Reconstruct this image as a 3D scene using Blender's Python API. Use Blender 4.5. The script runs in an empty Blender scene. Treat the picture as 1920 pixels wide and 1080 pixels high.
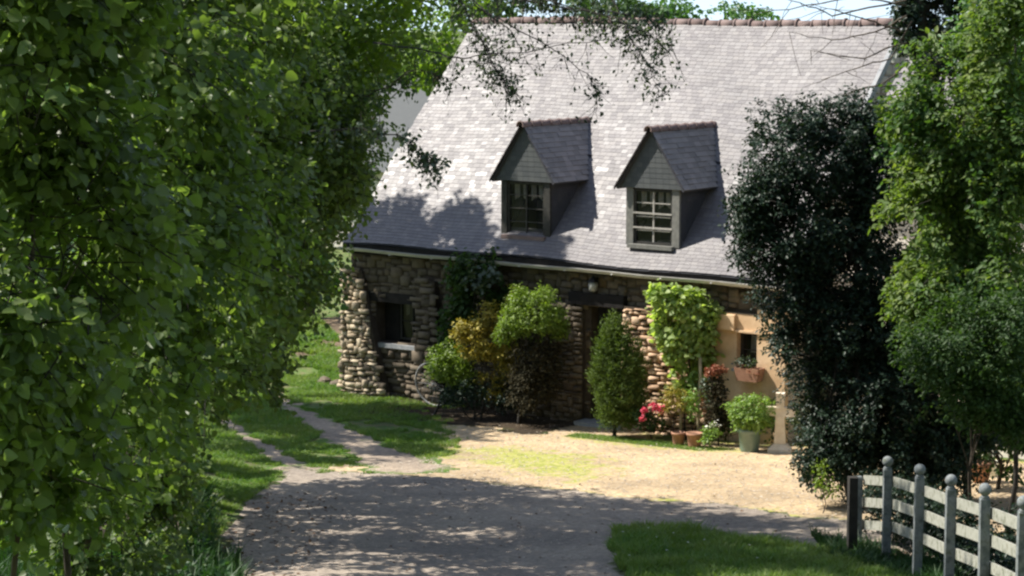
import bpy, math, random
import numpy as np
from mathutils import Vector, noise

random.seed(7)
R = np.random.default_rng(7)
C = bpy.context.scene.collection
SC = bpy.context.scene

# ------------------------------------------------------------------ camera, light
FPX = 4100.0; PITCH = 0.1252; ZC = 7.414
cd = bpy.data.cameras.new('camera'); cam = bpy.data.objects.new('camera', cd); C.objects.link(cam)
cam.location = (0, 0, ZC); cam.rotation_euler = (math.pi/2 - PITCH, 0, 0)
cd.sensor_width = 36; cd.lens = 36*FPX/1920; cd.clip_start = .3; cd.clip_end = 2000
SC.camera = cam
PSI = 0.64628
SUN = Vector((-.618, .127, .775)).normalized()
sl = bpy.data.lights.new('sun', 'SUN'); so = bpy.data.objects.new('sun', sl); C.objects.link(so)
sl.energy = 5.0; sl.angle = math.radians(.55); sl.color = (1, .945, .85)
so.rotation_euler = SUN.to_track_quat('Z', 'Y').to_euler(); so.location = (-30, 10, 60)
w = bpy.data.worlds.new('World'); SC.world = w; w.use_nodes = True
nt = w.node_tree; bg = nt.nodes['Background']; sky = nt.nodes.new('ShaderNodeTexSky')
sky.sky_type = 'NISHITA'; sky.sun_disc = False
sky.sun_elevation = math.asin(SUN.z); sky.sun_rotation = math.atan2(SUN.x, SUN.y)
sky.air_density = 1.0; sky.dust_density = .4
wtc = nt.nodes.new('ShaderNodeTexCoord'); wad = nt.nodes.new('ShaderNodeVectorMath'); wad.operation = 'ADD'; wad.inputs[1].default_value = (0, 0, .13)
nt.links.new(wtc.outputs['Generated'], wad.inputs[0]); nt.links.new(wad.outputs[0], sky.inputs[0])
hsv = nt.nodes.new('ShaderNodeHueSaturation'); hsv.inputs['Saturation'].default_value = .75
nt.links.new(sky.outputs[0], hsv.inputs['Color']); nt.links.new(hsv.outputs[0], bg.inputs[0]); bg.inputs[1].default_value = .12
SC.view_settings.view_transform = 'Standard'; SC.view_settings.look = 'None'
SC.view_settings.exposure = .95; SC.view_settings.gamma = 1
SC.cycles.filter_width = 2.4
SC.cycles.max_bounces = 6; SC.cycles.diffuse_bounces = 3; SC.cycles.glossy_bounces = 2
SC.cycles.transmission_bounces = 4; SC.cycles.transparent_max_bounces = 6

# ------------------------------------------------------------------ helpers
cP, sP = math.cos(PITCH), math.sin(PITCH)
U = np.array([math.cos(PSI), -math.sin(PSI), 0]); DD = np.array([math.sin(PSI), math.cos(PSI), 0])
O = np.array([-3.1416, 42.532, 0])
def zg(x, y):
    x = np.asarray(x, float); y = np.asarray(y, float)
    t = 37.5 - y
    z = .08*np.where(t > 3, t, np.where(t < -3, 0, (t+3)**2/12))
    z = z + .004*np.maximum(0, 27-y)**2
    e = -3.6 - x - .06*(y-26)                      # bank under the hedge on the left
    z = z + .45*np.clip(e, 0, 2.5)/2.5*np.clip((40-y)/8, 0, 1)
    z = z + .02*np.sin(x*1.3+y*.7) * np.clip((37-y)/6, 0, 1)
    return z
def ray(px, py):
    a = (px-960)/FPX; b = (540-py)/FPX
    return np.array([a, cP+b*sP, -sP+b*cP])
def P(px, py, D):
    d = ray(px, py); v = d*(D/d[1]); v[2] += ZC; return v
def G(px, py):
    d = ray(px, py); t = 10.0
    for i in range(400):
        q = d*t; h = q[2]+ZC-float(zg(q[0], q[1]))
        if h < .003: break
        t += max(.01, h*1.5)
    return np.array([q[0], q[1], float(zg(q[0], q[1]))])
def H(u, b, z): return O + u*U + b*DD + np.array([0, 0, z])
def HP(px, py, b=0):
    d = ray(px, py); t = ((O+b*DD)@DD)/(d@DD); q = d*t; q[2] += ZC; return q

class MB:
    def __init__(s): s.v = []; s.f = []; s.n = 0
    def add(s, vs, fs):
        s.v.extend([tuple(map(float, q)) for q in vs]); s.f.extend([tuple(i+s.n for i in f) for f in fs]); s.n += len(vs); return s
    def box(s, x0, x1, y0, y1, z0, z1, j=0):
        vs = [(x, y, z) for x in (x0, x1) for y in (y0, y1) for z in (z0, z1)]
        if j: vs = [tuple(c+random.uniform(-j, j) for c in q) for q in vs]
        return s.add(vs, [(0,1,3,2), (4,6,7,5), (0,4,5,1), (2,3,7,6), (0,2,6,4), (1,5,7,3)])
    def obox(s, c, ax, ay, az):
        c, ax, ay, az = map(np.asarray, (c, ax, ay, az))
        vs = [c+i*ax+j*ay+k*az for i in (-1, 1) for j in (-1, 1) for k in (-1, 1)]
        return s.add(vs, [(0,1,3,2), (4,6,7,5), (0,4,5,1), (2,3,7,6), (0,2,6,4), (1,5,7,3)])
    def tube(s, pts, rad, n=8, cap=True):
        pts = [np.asarray(p, float) for p in pts]; k = len(pts)
        if not hasattr(rad, '__len__'): rad = [rad]*k
        vs = []; ref = np.array([.13, .31, .94])
        for i, p in enumerate(pts):
            t = pts[min(i+1, k-1)]-pts[max(i-1, 0)]; t = t/(np.linalg.norm(t)+1e-9)
            a = np.cross(t, ref)
            if np.linalg.norm(a) < .1: a = np.cross(t, [1, .1, 0])
            a /= np.linalg.norm(a); b = np.cross(t, a)
            for j in range(n):
                an = 2*math.pi*j/n; vs.append(p+rad[i]*(math.cos(an)*a+math.sin(an)*b))
        fs = [(i*n+j, i*n+(j+1) % n, (i+1)*n+(j+1) % n, (i+1)*n+j) for i in range(k-1) for j in range(n)]
        if cap: fs += [tuple(range(n))[::-1], tuple((k-1)*n+j for j in range(n))]
        return s.add(vs, fs)
    def lathe(s, prof, c=(0, 0, 0), n=16):
        vs = [(c[0]+r*math.cos(2*math.pi*j/n), c[1]+r*math.sin(2*math.pi*j/n), c[2]+z) for r, z in prof for j in range(n)]
        k = len(prof)
        fs = [(i*n+j, i*n+(j+1) % n, (i+1)*n+(j+1) % n, (i+1)*n+j) for i in range(k-1) for j in range(n)]
        fs += [tuple(range(n))[::-1], tuple((k-1)*n+j for j in range(n))]
        return s.add(vs, fs)
    def rock(s, c, r, sq=.7, sd=0):
        n, m = 9, 6; vs = []
        for i in range(m+1):
            th = math.pi*i/m
            for j in range(n):
                ph = 2*math.pi*j/n; d = Vector((math.sin(th)*math.cos(ph), math.sin(th)*math.sin(ph), math.cos(th)))
                q = r*(1+.35*noise.noise(d*1.3+Vector((sd*3.1, sd, 1))))
                vs.append((c[0]+d.x*q, c[1]+d.y*q, c[2]+d.z*q*sq))
        return s.add(vs, [(i*n+j, (i+1)*n+j, (i+1)*n+(j+1) % n, i*n+(j+1) % n) for i in range(m) for j in range(n)])
    def build(s, name, m, parent=None, smooth=False):
        me = bpy.data.meshes.new(name); me.from_pydata(s.v, [], s.f); me.update()
        return link(name, me, m, parent, smooth)
def link(name, me, m, parent=None, smooth=False):
    me.materials.append(m)
    if smooth: me.polygons.foreach_set('use_smooth', [True]*len(me.polygons))
    o = bpy.data.objects.new(name, me); C.objects.link(o)
    if parent is not None: o.parent = parent
    return o
def npmesh(name, V, k, m, parent=None, F=None, smooth=False):
    """V: (N*k,3) verts; F: faces template (list of quads) within one k-group"""
    N = len(V)//k; Ft = np.array(F); q = Ft.shape[1]
    idx = (np.arange(N)[:, None, None]*k + Ft[None]).reshape(-1)
    me = bpy.data.meshes.new(name); me.vertices.add(len(V)); me.vertices.foreach_set('co', V.astype(np.float32).ravel())
    nf = len(idx)//q; me.loops.add(len(idx)); me.loops.foreach_set('vertex_index', idx.astype(np.int32))
    me.polygons.add(nf); me.polygons.foreach_set('loop_start', np.arange(nf, dtype=np.int32)*q)
    me.polygons.foreach_set('loop_total', np.full(nf, q, dtype=np.int32))
    me.update(calc_edges=True); me.validate()
    if not smooth: me.polygons.foreach_set('use_smooth', [False]*len(me.polygons))
    return link(name, me, m, parent)
def thing(name, label, cat, loc=(0, 0, 0), rz=0, group=None):
    o = bpy.data.objects.new(name, None); C.objects.link(o); o.location = tuple(map(float, loc)); o.rotation_euler = (0, 0, rz)
    return tag(o, label, cat, group)
def tag(o, label, cat, group=None, kind=None):
    if label: o['label'] = label
    if cat: o['category'] = cat
    if group: o['group'] = group
    if kind: o['kind'] = kind
    return o
def struct(o): o['kind'] = 'structure'; return o

# ------------------------------------------------------------------ materials
def newmat(name):
    m = bpy.data.materials.new(name); m.use_nodes = True
    n = m.node_tree.nodes; l = m.node_tree.links
    return m, n, l, n['Principled BSDF']
def ramp(n, l, src, cols, pos=None):
    r = n.new('ShaderNodeValToRGB'); e = r.color_ramp.elements
    pos = pos or [i/(len(cols)-1) for i in range(len(cols))]
    while len(e) < len(cols): e.new(.5)
    for i, (c, p) in enumerate(zip(cols, pos)): e[i].position = p; e[i].color = (*c, 1)
    l.new(src, r.inputs[0]); return r.outputs[0]
def noi(n, l, scale, detail=4, rough=.6, coord='Object', dist=0):
    tc = n.new('ShaderNodeTexCoord'); t = n.new('ShaderNodeTexNoise')
    t.inputs['Scale'].default_value = scale; t.inputs['Detail'].default_value = detail
    t.inputs['Roughness'].default_value = rough; t.inputs['Distortion'].default_value = dist
    l.new(tc.outputs[coord], t.inputs['Vector']); return t.outputs['Fac']
def mixc(n, l, f, a, b, mode='MIX'):
    x = n.new('ShaderNodeMix'); x.data_type = 'RGBA'; x.blend_type = mode
    for inp, v in ((x.inputs[0], f), (x.inputs[6], a), (x.inputs[7], b)):
        if isinstance(v, (int, float)): inp.default_value = v
        elif isinstance(v, tuple): inp.default_value = (*v, 1)
        else: l.new(v, inp)
    return x.outputs[2]
def bump(n, l, b, h, dist=.01, st=.6):
    x = n.new('ShaderNodeBump'); x.inputs['Strength'].default_value = st; x.inputs['Distance'].default_value = dist
    l.new(h, x.inputs['Height']); l.new(x.outputs[0], b.inputs['Normal'])
def leafmat(name, cols, trans=.38, rough=.45, spec=.4, tcol=None):
    m, n, l, b = newmat(name)
    g = n.new('ShaderNodeNewGeometry')
    c1 = ramp(n, l, g.outputs['Random Per Island'], cols)
    f = noi(n, l, .9, 3); c = mixc(n, l, .45, c1, ramp(n, l, f, [cols[0], cols[-1]], [.35, .65]))
    l.new(c, b.inputs['Base Color']); b.inputs['Roughness'].default_value = rough; b.inputs['Specular IOR Level'].default_value = spec
    t = n.new('ShaderNodeBsdfTranslucent')
    tc = mixc(n, l, 1.0, c, tcol or (1.7, 1.9, .55), 'MULTIPLY'); l.new(tc, t.inputs[0])
    x = n.new('ShaderNodeMixShader'); x.inputs[0].default_value = trans
    l.new(b.outputs[0], x.inputs[1]); l.new(t.outputs[0], x.inputs[2])
    l.new(x.outputs[0], n['Material Output'].inputs[0]); return m
def solid(name, cols, scale=8, rough=.7, bd=.004, bs=30, spec=.4, island=False, metal=0):
    m, n, l, b = newmat(name)
    f = noi(n, l, scale, 5)
    c = ramp(n, l, f, cols, [.3+.4*i/(max(1, len(cols)-1)) for i in range(len(cols))])
    if island:
        g = n.new('ShaderNodeNewGeometry')
        c = mixc(n, l, .65, c, ramp(n, l, g.outputs['Random Per Island'], cols))
    l.new(c, b.inputs['Base Color']); b.inputs['Roughness'].default_value = rough
    b.inputs['Specular IOR Level'].default_value = spec; b.inputs['Metallic'].default_value = metal
    if bd: bump(n, l, b, noi(n, l, bs, 5), bd)
    return m
M = {}
M['bark'] = solid('bark', [(.03, .022, .016), (.09, .07, .05)], 6, .9, .02, 14)
M['darkbark'] = solid('dark bark', [(.012, .011, .01), (.04, .035, .028)], 6, .9, .02, 14)
M['leaf_near'] = leafmat('broad leaf', [(.06, .10, .03), (.085, .135, .036), (.115, .17, .04), (.10, .15, .035), (.18, .22, .10)], .52, .45, .4, (1.6, 1.8, .55))
M['leaf_lime'] = leafmat('sunlit lime leaf', [(.06, .11, .018), (.09, .15, .025), (.14, .2, .035)], .5, .55, .25)
M['leaf_far'] = leafmat('mid green leaf', [(.035, .085, .026), (.055, .125, .038), (.09, .17, .055)], .38)
M['leaf_deep'] = leafmat('deep green leaf', [(.02, .045, .014), (.035, .07, .02), (.055, .10, .028)], .35, .55, .25)
M['leaf_holly'] = leafmat('dark glossy leaf', [(.010, .022, .014), (.018, .036, .02), (.028, .05, .03)], .15, .45, .25)
M['leaf_grey'] = leafmat('grey green leaf', [(.03, .05, .03), (.06, .09, .055), (.10, .13, .09)], .3, .4, .5)
M['leaf_ash'] = leafmat('yellow green leaf', [(.03, .07, .022), (.043, .098, .028), (.066, .135, .036), (.18, .22, .06)], .4, .55, .25)
M['leaf_gold'] = leafmat('golden leaf', [(.26, .22, .03), (.44, .34, .05), (.52, .42, .09), (.14, .17, .03)], .3, .5, .3, (1.2, 1.1, .5))
M['leaf_ball'] = leafmat('clipped bright green leaf', [(.08, .13, .015), (.14, .21, .025), (.22, .30, .045)], .35)
M['leaf_vine'] = leafmat('pale vine leaf', [(.19, .26, .08), (.28, .36, .13), (.38, .45, .20)], .45, .5, .3)
M['leaf_box'] = leafmat('box leaf', [(.10, .17, .03), (.17, .27, .06), (.26, .36, .11)], .35)
M['leaf_con'] = leafmat('conifer foliage', [(.045, .075, .018), (.075, .115, .028), (.13, .18, .045)], .25, .6, .2)
M['leaf_dead'] = leafmat('dry brown foliage', [(.025, .024, .014), (.045, .042, .024), (.07, .06, .034)], .2, .8, .1, (1, .9, .7))
M['fl_red'] = leafmat('orange red petals', [(.24, .08, .05), (.34, .13, .07), (.34, .19, .11)], .2, .6, .2, (1, .6, .5))
M['fl_pink'] = leafmat('pink petals', [(.6, .03, .08), (.75, .10, .2), (.8, .3, .35)], .25, .6, .2, (1, .6, .6))
M['fl_white'] = leafmat('white petals', [(.7, .7, .6), (.8, .8, .75)], .25, .6, .2, (1, 1, 1))
M['grass'] = leafmat('grass blade', [(.07, .15, .035), (.10, .20, .045), (.15, .24, .06), (.22, .25, .09)], .35, .55, .25)
M['weed'] = leafmat('weed leaf', [(.018, .05, .014), (.026, .07, .02), (.045, .10, .03)], .25, .5, .3)
M['litter'] = leafmat('fallen brown leaves', [(.06, .03, .016), (.12, .065, .03), (.20, .12, .07)], .1, .8, .15, (1, .8, .5))

# ------------------------------------------------------------------ leaves and trees
LF = [(0, 1, 2, 3, 4), (0, 4, 5, 6, 7)]
def nrm(a): return a/(np.linalg.norm(a, axis=-1, keepdims=True)+1e-9)
def leafverts(p, d, nr, L, wr=.85, fold=.18):
    d = nrm(d); s = nrm(np.cross(d, nr)); nn = np.cross(s, d); L = L[:, None]
    c = L*wr*.5; dr = -nn*L*.03
    v = np.stack([p, p+d*L*.08+s*c*.68+nn*c*fold*.7, p+d*L*.36+s*c+nn*c*fold, p+d*L*.74+s*c*.6+nn*c*fold*.5+dr, p+d*L-nn*L*.12,
                  p+d*L*.74-s*c*.6+nn*c*fold*.5+dr, p+d*L*.36-s*c+nn*c*fold, p+d*L*.08-s*c*.68+nn*c*fold*.7], 1)
    return v.reshape(-1, 3)
def rnd(n, k=3): return R.normal(size=(n, k))
def lobe_points(lobes, density, gap=0., gs=1.2, inner=.45):
    """points and outward directions spread through a set of ellipsoids"""
    Cs, Os = [], []
    for lb in lobes:
        c, r = np.array(lb[0], float), np.array(lb[1], float); k = lb[2] if len(lb) > 2 else 1
        area = 4*math.pi*((r[0]*r[1])**1.6/3+(r[0]*r[2])**1.6/3+(r[1]*r[2])**1.6/3)**(1/1.6)
        n = int(area*density*k)+3
        d = nrm(rnd(n)); rr = R.uniform(inner**2, 1, n)**.5
        sd = R.uniform(0, 50)
        bumpy = np.array([noise.noise(Vector(q*2.2)+Vector((sd, 0, 0))) for q in d])
        p = c+d*r*(rr*(1+.38*bumpy))[:, None]
        if gap:
            g = np.array([noise.noise(Vector(q*gs)+Vector((0, 7, 3))) for q in p]); keep = g > (gap-.5)*.8
            p, d = p[keep], d[keep]
        Cs.append(p); Os.append(nrm(d/r))
    return np.concatenate(Cs), np.concatenate(Os)
def foliage(name, mat, parent, lobes, leaf, density, per=7, sprig=.3, gap=0, gs=1.2, droop=.25, wr=.85, upn=.6, rnds=.5, inner=.45, stems=None):
    c, o = lobe_points(lobes, density, gap, gs, inner); n = len(c)
    a = nrm(o+rnd(n)*.5+np.array([0, 0, -droop])); up = np.array([0, 0, 1.])
    side = nrm(np.cross(a, up+rnd(n)*.3))
    V = []
    for j in range(per):
        t = (j/(per-1)-.5) if per > 1 else 0
        sg = (1 if j % 2 else -1)
        p = c+a*t*sprig+side*sg*leaf*.15+rnd(n)*leaf*.25
        d = nrm(a*.7+side*sg*.9+rnd(n)*.45+np.array([0, 0, -droop*1.3]))
        nr = nrm(up*upn+o*.5+rnd(n)*rnds)
        L = leaf*R.uniform(.55, 1.25, n)
        V.append(leafverts(p, d, nr, L, wr))
    ob = npmesh(name, np.concatenate(V), 8, mat, parent, LF, True)
    if stems is not None:
        k = R.random(n) < stems[0]; mb = MB()
        for q, ax in zip(c[k], a[k]): mb.tube([q-ax*sprig*1.2, q, q+ax*sprig*.5], [stems[1], stems[1]*.8, stems[1]*.4], 4, False)
        mb.build('twigs', M['darkbark'], parent)
    return ob
def wiggle(a, b, n, amp):
    a, b = np.array(a, float), np.array(b, float); sd = random.uniform(0, 99); L = np.linalg.norm(b-a); out = []
    for i in range(n+1):
        t = i/n; q = a+(b-a)*t
        v = noise.noise_vector(Vector((sd, t*3, 0)))
        out.append(q+np.array(v)*amp*L*math.sin(math.pi*t)**.5*(1 if 0 < i < n else 0))
    return out
def trunk(parent, base, top, r, lobes, mat='bark', limb=.35, nl=1, name='trunk'):
    mb = MB(); pts = wiggle(base-np.array([0, 0, .3]), top, 8, .08); k = len(pts)
    mb.tube(pts, [r*(1.25 if i == 0 else 1)*(1-.7*i/(k-1)) for i in range(k)], 10)
    for lb in lobes:
        for q in range(nl):
            s = pts[random.randint(k//3, k-2)]; e = np.array(lb[0])+rnd(1)[0]*np.array(lb[1])*(.35 if q else .1)
            w_ = wiggle(s, e, 6, .12); mb.tube(w_, [r*limb*(1-.8*i/6) for i in range(7)], 6)
            for z in range(4):
                e2 = e+nrm(rnd(1))[0]*np.array(lb[1])*.75
                mb.tube(wiggle(w_[random.randint(2, 5)], e2, 4, .1), [r*limb*.4*(1-.8*i/4) for i in range(5)], 5)
    return mb.build(name, M[mat], parent, True)
def tree(name, label, cat, base, lobes, leaf, density, mat, r=.15, top=None, group=None, bark='bark', nl=1, **kw):
    base = np.array(base, float); t = thing(name, label, cat, base, 0, group)
    lb = [(tuple(np.array(q[0])-base), *q[1:]) for q in lobes]
    cx = np.mean([q[0] for q in lb], 0); tp = cx if top is None else np.array(top)-base
    trunk(t, np.zeros(3), tp, r, lb, bark, nl=nl)
    foliage('crown', M[mat], t, lb, leaf, density, **kw)
    return t
def LB(px, py, rx, ry, D, dep, k=1):
    s = D/FPX; return (P(px, py, D), (rx*s, dep, ry*s), k)

# ------------------------------------------------------------------ ground
def gmat(name, base, grassmix, scale, bmp, speck=None):
    m, n, l, b = newmat(name)
    c = ramp(n, l, noi(n, l, scale, 8, .7), base, [.3+.4*i/(len(base)-1) for i in range(len(base))])
    c2 = ramp(n, l, noi(n, l, .55, 4, .6), [(.72, .72, .72), (1.12, 1.1, 1.05)], [.35, .65]); c = mixc(n, l, 1, c, c2, 'MULTIPLY')
    if speck:
        v = n.new('ShaderNodeTexVoronoi'); v.inputs['Scale'].default_value = speck; tc = n.new('ShaderNodeTexCoord'); l.new(tc.outputs['Object'], v.inputs['Vector'])
        cr = ramp(n, l, v.outputs['Color'], [(.72, .72, .72), (1.25, 1.22, 1.18)]); c = mixc(n, l, .8, c, cr, 'MULTIPLY')
    if grassmix:
        at = n.new('ShaderNodeAttribute'); at.attribute_name = 'grass'
        ad = n.new('ShaderNodeMath'); ad.operation = 'ADD'; l.new(at.outputs['Fac'], ad.inputs[0])
        nz = n.new('ShaderNodeMath'); nz.operation = 'MULTIPLY_ADD'; l.new(noi(n, l, 3.2, 8, .75), nz.inputs[0]); nz.inputs[1].default_value = 1.5; nz.inputs[2].default_value = -.75
        l.new(nz.outputs[0], ad.inputs[1])
        fr = ramp(n, l, ad.outputs[0], [(0, 0, 0), (1, 1, 1)], [.42, .6])
        gc = ramp(n, l, noi(n, l, 9, 6, .7), grassmix, [.35, .5, .65][:len(grassmix)])
        c = mixc(n, l, fr, c, gc)
    l.new(c, b.inputs['Base Color']); b.inputs['Roughness'].default_value = .95; b.inputs['Specular IOR Level'].default_value = .15
    bump(n, l, b, noi(n, l, bmp, 8, .7), .03, .7); return m
GR = [(.05, .11, .018), (.08, .15, .025), (.16, .2, .05)]
GY = [(.20, .24, .05), (.34, .34, .09), (.46, .41, .18)]
M['ground'] = gmat('grassy ground', [(.05, .10, .025), (.08, .14, .035), (.13, .14, .06), (.19, .15, .09)], None, 5, 25)
M['lane'] = gmat('grey lane gravel', [(.25, .215, .18), (.32, .275, .235), (.40, .35, .30)], [(.05, .045, .025), (.07, .09, .03), (.10, .12, .04)], 14, 40, 22)
M['yard'] = gmat('tan gravel yard', [(.38, .285, .18), (.48, .37, .24), (.57, .46, .32)], GY, 12, 40, 20)
M['track'] = gmat('worn wheel track', [(.25, .205, .165), (.32, .265, .215), (.40, .33, .26)], GR, 12, 40, 22)
M['dirt'] = gmat('brown dirt', [(.10, .075, .05), (.15, .11, .075), (.2, .15, .10)], GR, 8, 30)
M['soil'] = gmat('dark soil', [(.03, .022, .015), (.05, .038, .026), (.09, .065, .04)], [(.03, .045, .015), (.05, .07, .02), (.09, .08, .04)], 12, 40, 25)
def grid_ground():
    xs = np.concatenate([np.linspace(-500, -32, 14), np.linspace(-30, 30, 121), np.linspace(32, 500, 14)])
    ys = np.concatenate([np.linspace(-60, -2, 12), np.linspace(0, 80, 161), np.linspace(84, 900, 24)])
    X, Y = np.meshgrid(xs, ys); Z = zg(X, Y)
    V = np.stack([X, Y, Z], -1).reshape(-1, 3); nx, ny = len(xs), len(ys)
    F = [(j*nx+i, j*nx+i+1, (j+1)*nx+i+1, (j+1)*nx+i) for j in range(ny-1) for i in range(nx-1)]
    me = bpy.data.meshes.new('ground'); me.from_pydata(V.tolist(), [], F)
    return struct(link('ground', me, M['ground'], None, True))
grid_ground()
def sdist(X, Y, poly):
    p = np.array(poly)[:, :2]; d = np.full(X.shape, 1e9); ins = np.zeros(X.shape, bool)
    for i in range(len(p)):
        a, b = p[i], p[(i+1) % len(p)]; e = b-a; t = np.clip(((X-a[0])*e[0]+(Y-a[1])*e[1])/(e@e+1e-9), 0, 1)
        d = np.minimum(d, np.hypot(X-a[0]-t*e[0], Y-a[1]-t*e[1]))
        c = ((a[1] > Y) != (b[1] > Y)) & (X < (b[0]-a[0])*(Y-a[1])/(b[1]-a[1]+1e-12)+a[0]); ins ^= c
    return np.where(ins, d, -d)
SHEETS = {}
def sheet(name, poly, mat, lift, soft=.4, step=.12, extra=None, off=-.15, hard=None):
    """sheet draped on the ground; its rim breaks up into grass through the 'grass' attribute"""
    p = np.array(poly)[:, :2]; x0, y0 = p.min(0)-.5; x1, y1 = p.max(0)+.5
    xs = np.arange(x0, x1, step); ys = np.arange(y0, y1, step); X, Y = np.meshgrid(xs, ys)
    D = sdist(X, Y, poly); nz = np.array([noise.noise(Vector((a*1.1, b*1.1, lift*900)))+.5*noise.noise(Vector((a*3, b*3, 5))) for a, b in zip(X.ravel(), Y.ravel())]).reshape(X.shape)
    D2 = D+nz*.35
    g = np.clip(.75-(D2-off)/soft*.75, 0, 1)
    if extra is not None: g = np.maximum(g, extra(X, Y))
    keep = D2 > off
    nx = len(xs); idx = -np.ones(X.size, int); kp = keep[:-1, :-1] & keep[1:, :-1] & keep[:-1, 1:] & keep[1:, 1:]
    js, is_ = np.nonzero(kp); F = np.stack([js*nx+is_, js*nx+is_+1, (js+1)*nx+is_+1, (js+1)*nx+is_], 1)
    used = np.unique(F); idx[used] = np.arange(len(used))
    V = np.stack([X.ravel(), Y.ravel(), zg(X, Y).ravel()+lift], 1)[used]
    me = bpy.data.meshes.new(name); me.from_pydata(V.tolist(), [], idx[F].tolist())
    at = me.attributes.new('grass', 'FLOAT', 'POINT'); at.data.foreach_set('value', g.ravel()[used].astype(np.float32))
    SHEETS[name] = poly
    return struct(link(name, me, M[mat], None, True))
gp = lambda L: [G(*q) for q in L]
def blob(poly, soft):  # value 0..1 inside polygon
    return lambda X, Y: np.clip(.5+sdist(X, Y, poly)/soft, 0, 1)
lane_poly = gp([(428, 1300), (425, 1085), (412, 1010), (440, 955), (510, 905), (545, 880), (700, 892), (1000, 915), (1200, 937), (1600, 975), (1900, 1010), (2300, 1040), (2300, 1130), (1800, 1075), (1600, 1042), (1400, 1014), (1260, 992), (1165, 992), (1150, 1030), (1200, 1085), (1300, 1300)])
yard_poly = gp([(545, 884), (620, 872), (760, 868), (840, 845), (800, 790), (820, 762), (960, 762), (1060, 770), (1230, 800)])+[H(7.5, -.9, 0), H(9.5, -.2, 0), H(10.1, .4, 0), H(17, .4, 0), H(19, -6, 0)]+gp([(2300, 1040), (1900, 1012), (1600, 977), (1200, 940), (1000, 918), (700, 895)])
gpatch = blob(gp([(830, 838), (960, 832), (1130, 850), (1190, 880), (1090, 912), (960, 893), (860, 868)]), 2.2)
gpatch2 = blob(gp([(1010, 820), (1150, 808), (1420, 840), (1440, 855), (1250, 832), (1100, 836)]), 1.0)
gp3 = blob([H(5.5, -1.9, 0), H(7.5, -2.1, 0), H(10, -1.6, 0), H(10, -.5, 0), H(6, -.6, 0)], .8)
sheet('gravel_yard', yard_poly, 'yard', .008, .9, .14, lambda X, Y: np.maximum(np.maximum(gpatch(X, Y)*.72, gpatch2(X, Y)*.42), gp3(X, Y)*.5))
sheet('lane', lane_poly, 'lane', .014, .35, .12)
sheet('wheel_track', gp([(395, 785), (425, 778), (470, 810), (530, 845), (600, 880), (610, 893), (520, 893), (510, 872), (468, 838), (420, 805)]), 'track', .011, .55, .07, off=-.16)
sheet('wheel_track', gp([(478, 728), (520, 728), (570, 765), (650, 795), (720, 830), (800, 862), (840, 885), (690, 888), (640, 848), (570, 800), (520, 768)]), 'track', .011, .7, .08, off=-.2)
sheet('dirt_path', gp([(540, 600), (700, 590), (720, 650), (640, 662), (580, 672), (520, 700), (490, 700), (530, 650)]), 'dirt', .010, .5, .2)
sheet('flower_bed', [H(1.6, -1.5, 0), H(2.6, -1.7, 0), H(4.2, -1.75, 0), H(5.6, -1.5, 0), H(5.7, .1, 0), H(1.0, .1, 0)], 'soil', .020, .35, .1)
sheet('verge_soil', gp([(1560, 1040), (1640, 1032), (1720, 1052), (1900, 1090), (2300, 1180), (2300, 1330), (1650, 1120), (1560, 1062)]), 'soil', .02, .3, .1)

# ------------------------------------------------------------------ house
def slatemat(name, cols, rough=.45, spec=.6):
    m, n, l, b = newmat(name); g = n.new('ShaderNodeNewGeometry')
    c = ramp(n, l, g.outputs['Random Per Island'], cols)
    big = ramp(n, l, noi(n, l, .8, 5, .65), [(.9, .88, .88), (1.08, 1.05, 1.05)], [.35, .65]); c = mixc(n, l, 1, c, big, 'MULTIPLY')
    lich = ramp(n, l, noi(n, l, 5, 8, .8), [(0, 0, 0), (.45, .45, .45)], [.56, .72]); c = mixc(n, l, lich, c, (.17, .16, .135))
    l.new(c, b.inputs['Base Color']); b.inputs['Specular IOR Level'].default_value = spec
    rr = ramp(n, l, g.outputs['Random Per Island'], [(rough-.04,)*3, (rough+.15,)*3, (rough+.05,)*3]); l.new(rr, b.inputs['Roughness'])
    bump(n, l, b, noi(n, l, 25, 4), .0015); return m
M['slate'] = slatemat('weathered slate', [(.10, .092, .096), (.114, .105, .109), (.12, .11, .113), (.108, .099, .105), (.15, .138, .136), (.116, .106, .108)], .52, .8)
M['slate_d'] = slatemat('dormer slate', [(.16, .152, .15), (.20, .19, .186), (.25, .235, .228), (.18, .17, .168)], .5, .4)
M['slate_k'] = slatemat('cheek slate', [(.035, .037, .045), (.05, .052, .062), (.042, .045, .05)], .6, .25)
M['slate_g'] = solid('gable slate', [(.06, .066, .07), (.075, .081, .084), (.092, .097, .097)], 6, .7, .003, 30, .25, True)
M['stone'] = solid('rubble stone', [(.06, .048, .036), (.10, .082, .06), (.16, .13, .095), (.125, .095, .068)], 5, .9, .012, 22, .2, True)  # albedo darkened to paint in the shade on the front wall and corner stones
M['stone_y'] = solid('sunlit golden rubble stone', [(.16, .12, .08), (.36, .29, .20), (.50, .42, .30), (.26, .19, .12)], 5, .9, .012, 22, .2, True)  # lighter copy of the rubble, with sun painted into the corner buttress
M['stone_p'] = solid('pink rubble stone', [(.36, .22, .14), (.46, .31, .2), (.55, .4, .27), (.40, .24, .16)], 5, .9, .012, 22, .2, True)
M['stone_b'] = solid('beige gable stone', [(.40, .34, .28), (.48, .42, .35), (.55, .48, .4)], 5, .9, .012, 22, .2, True)  # lightened in place of bounced light; this gable faces away from the sun
M['mortar'] = solid('lime mortar', [(.05, .04, .03), (.09, .072, .055)], 6, .95, .02, 15, .1)
M['mortar_l'] = solid('light mortar', [(.4, .32, .24), (.5, .4, .3)], 6, .95, .02, 15, .1)
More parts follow.
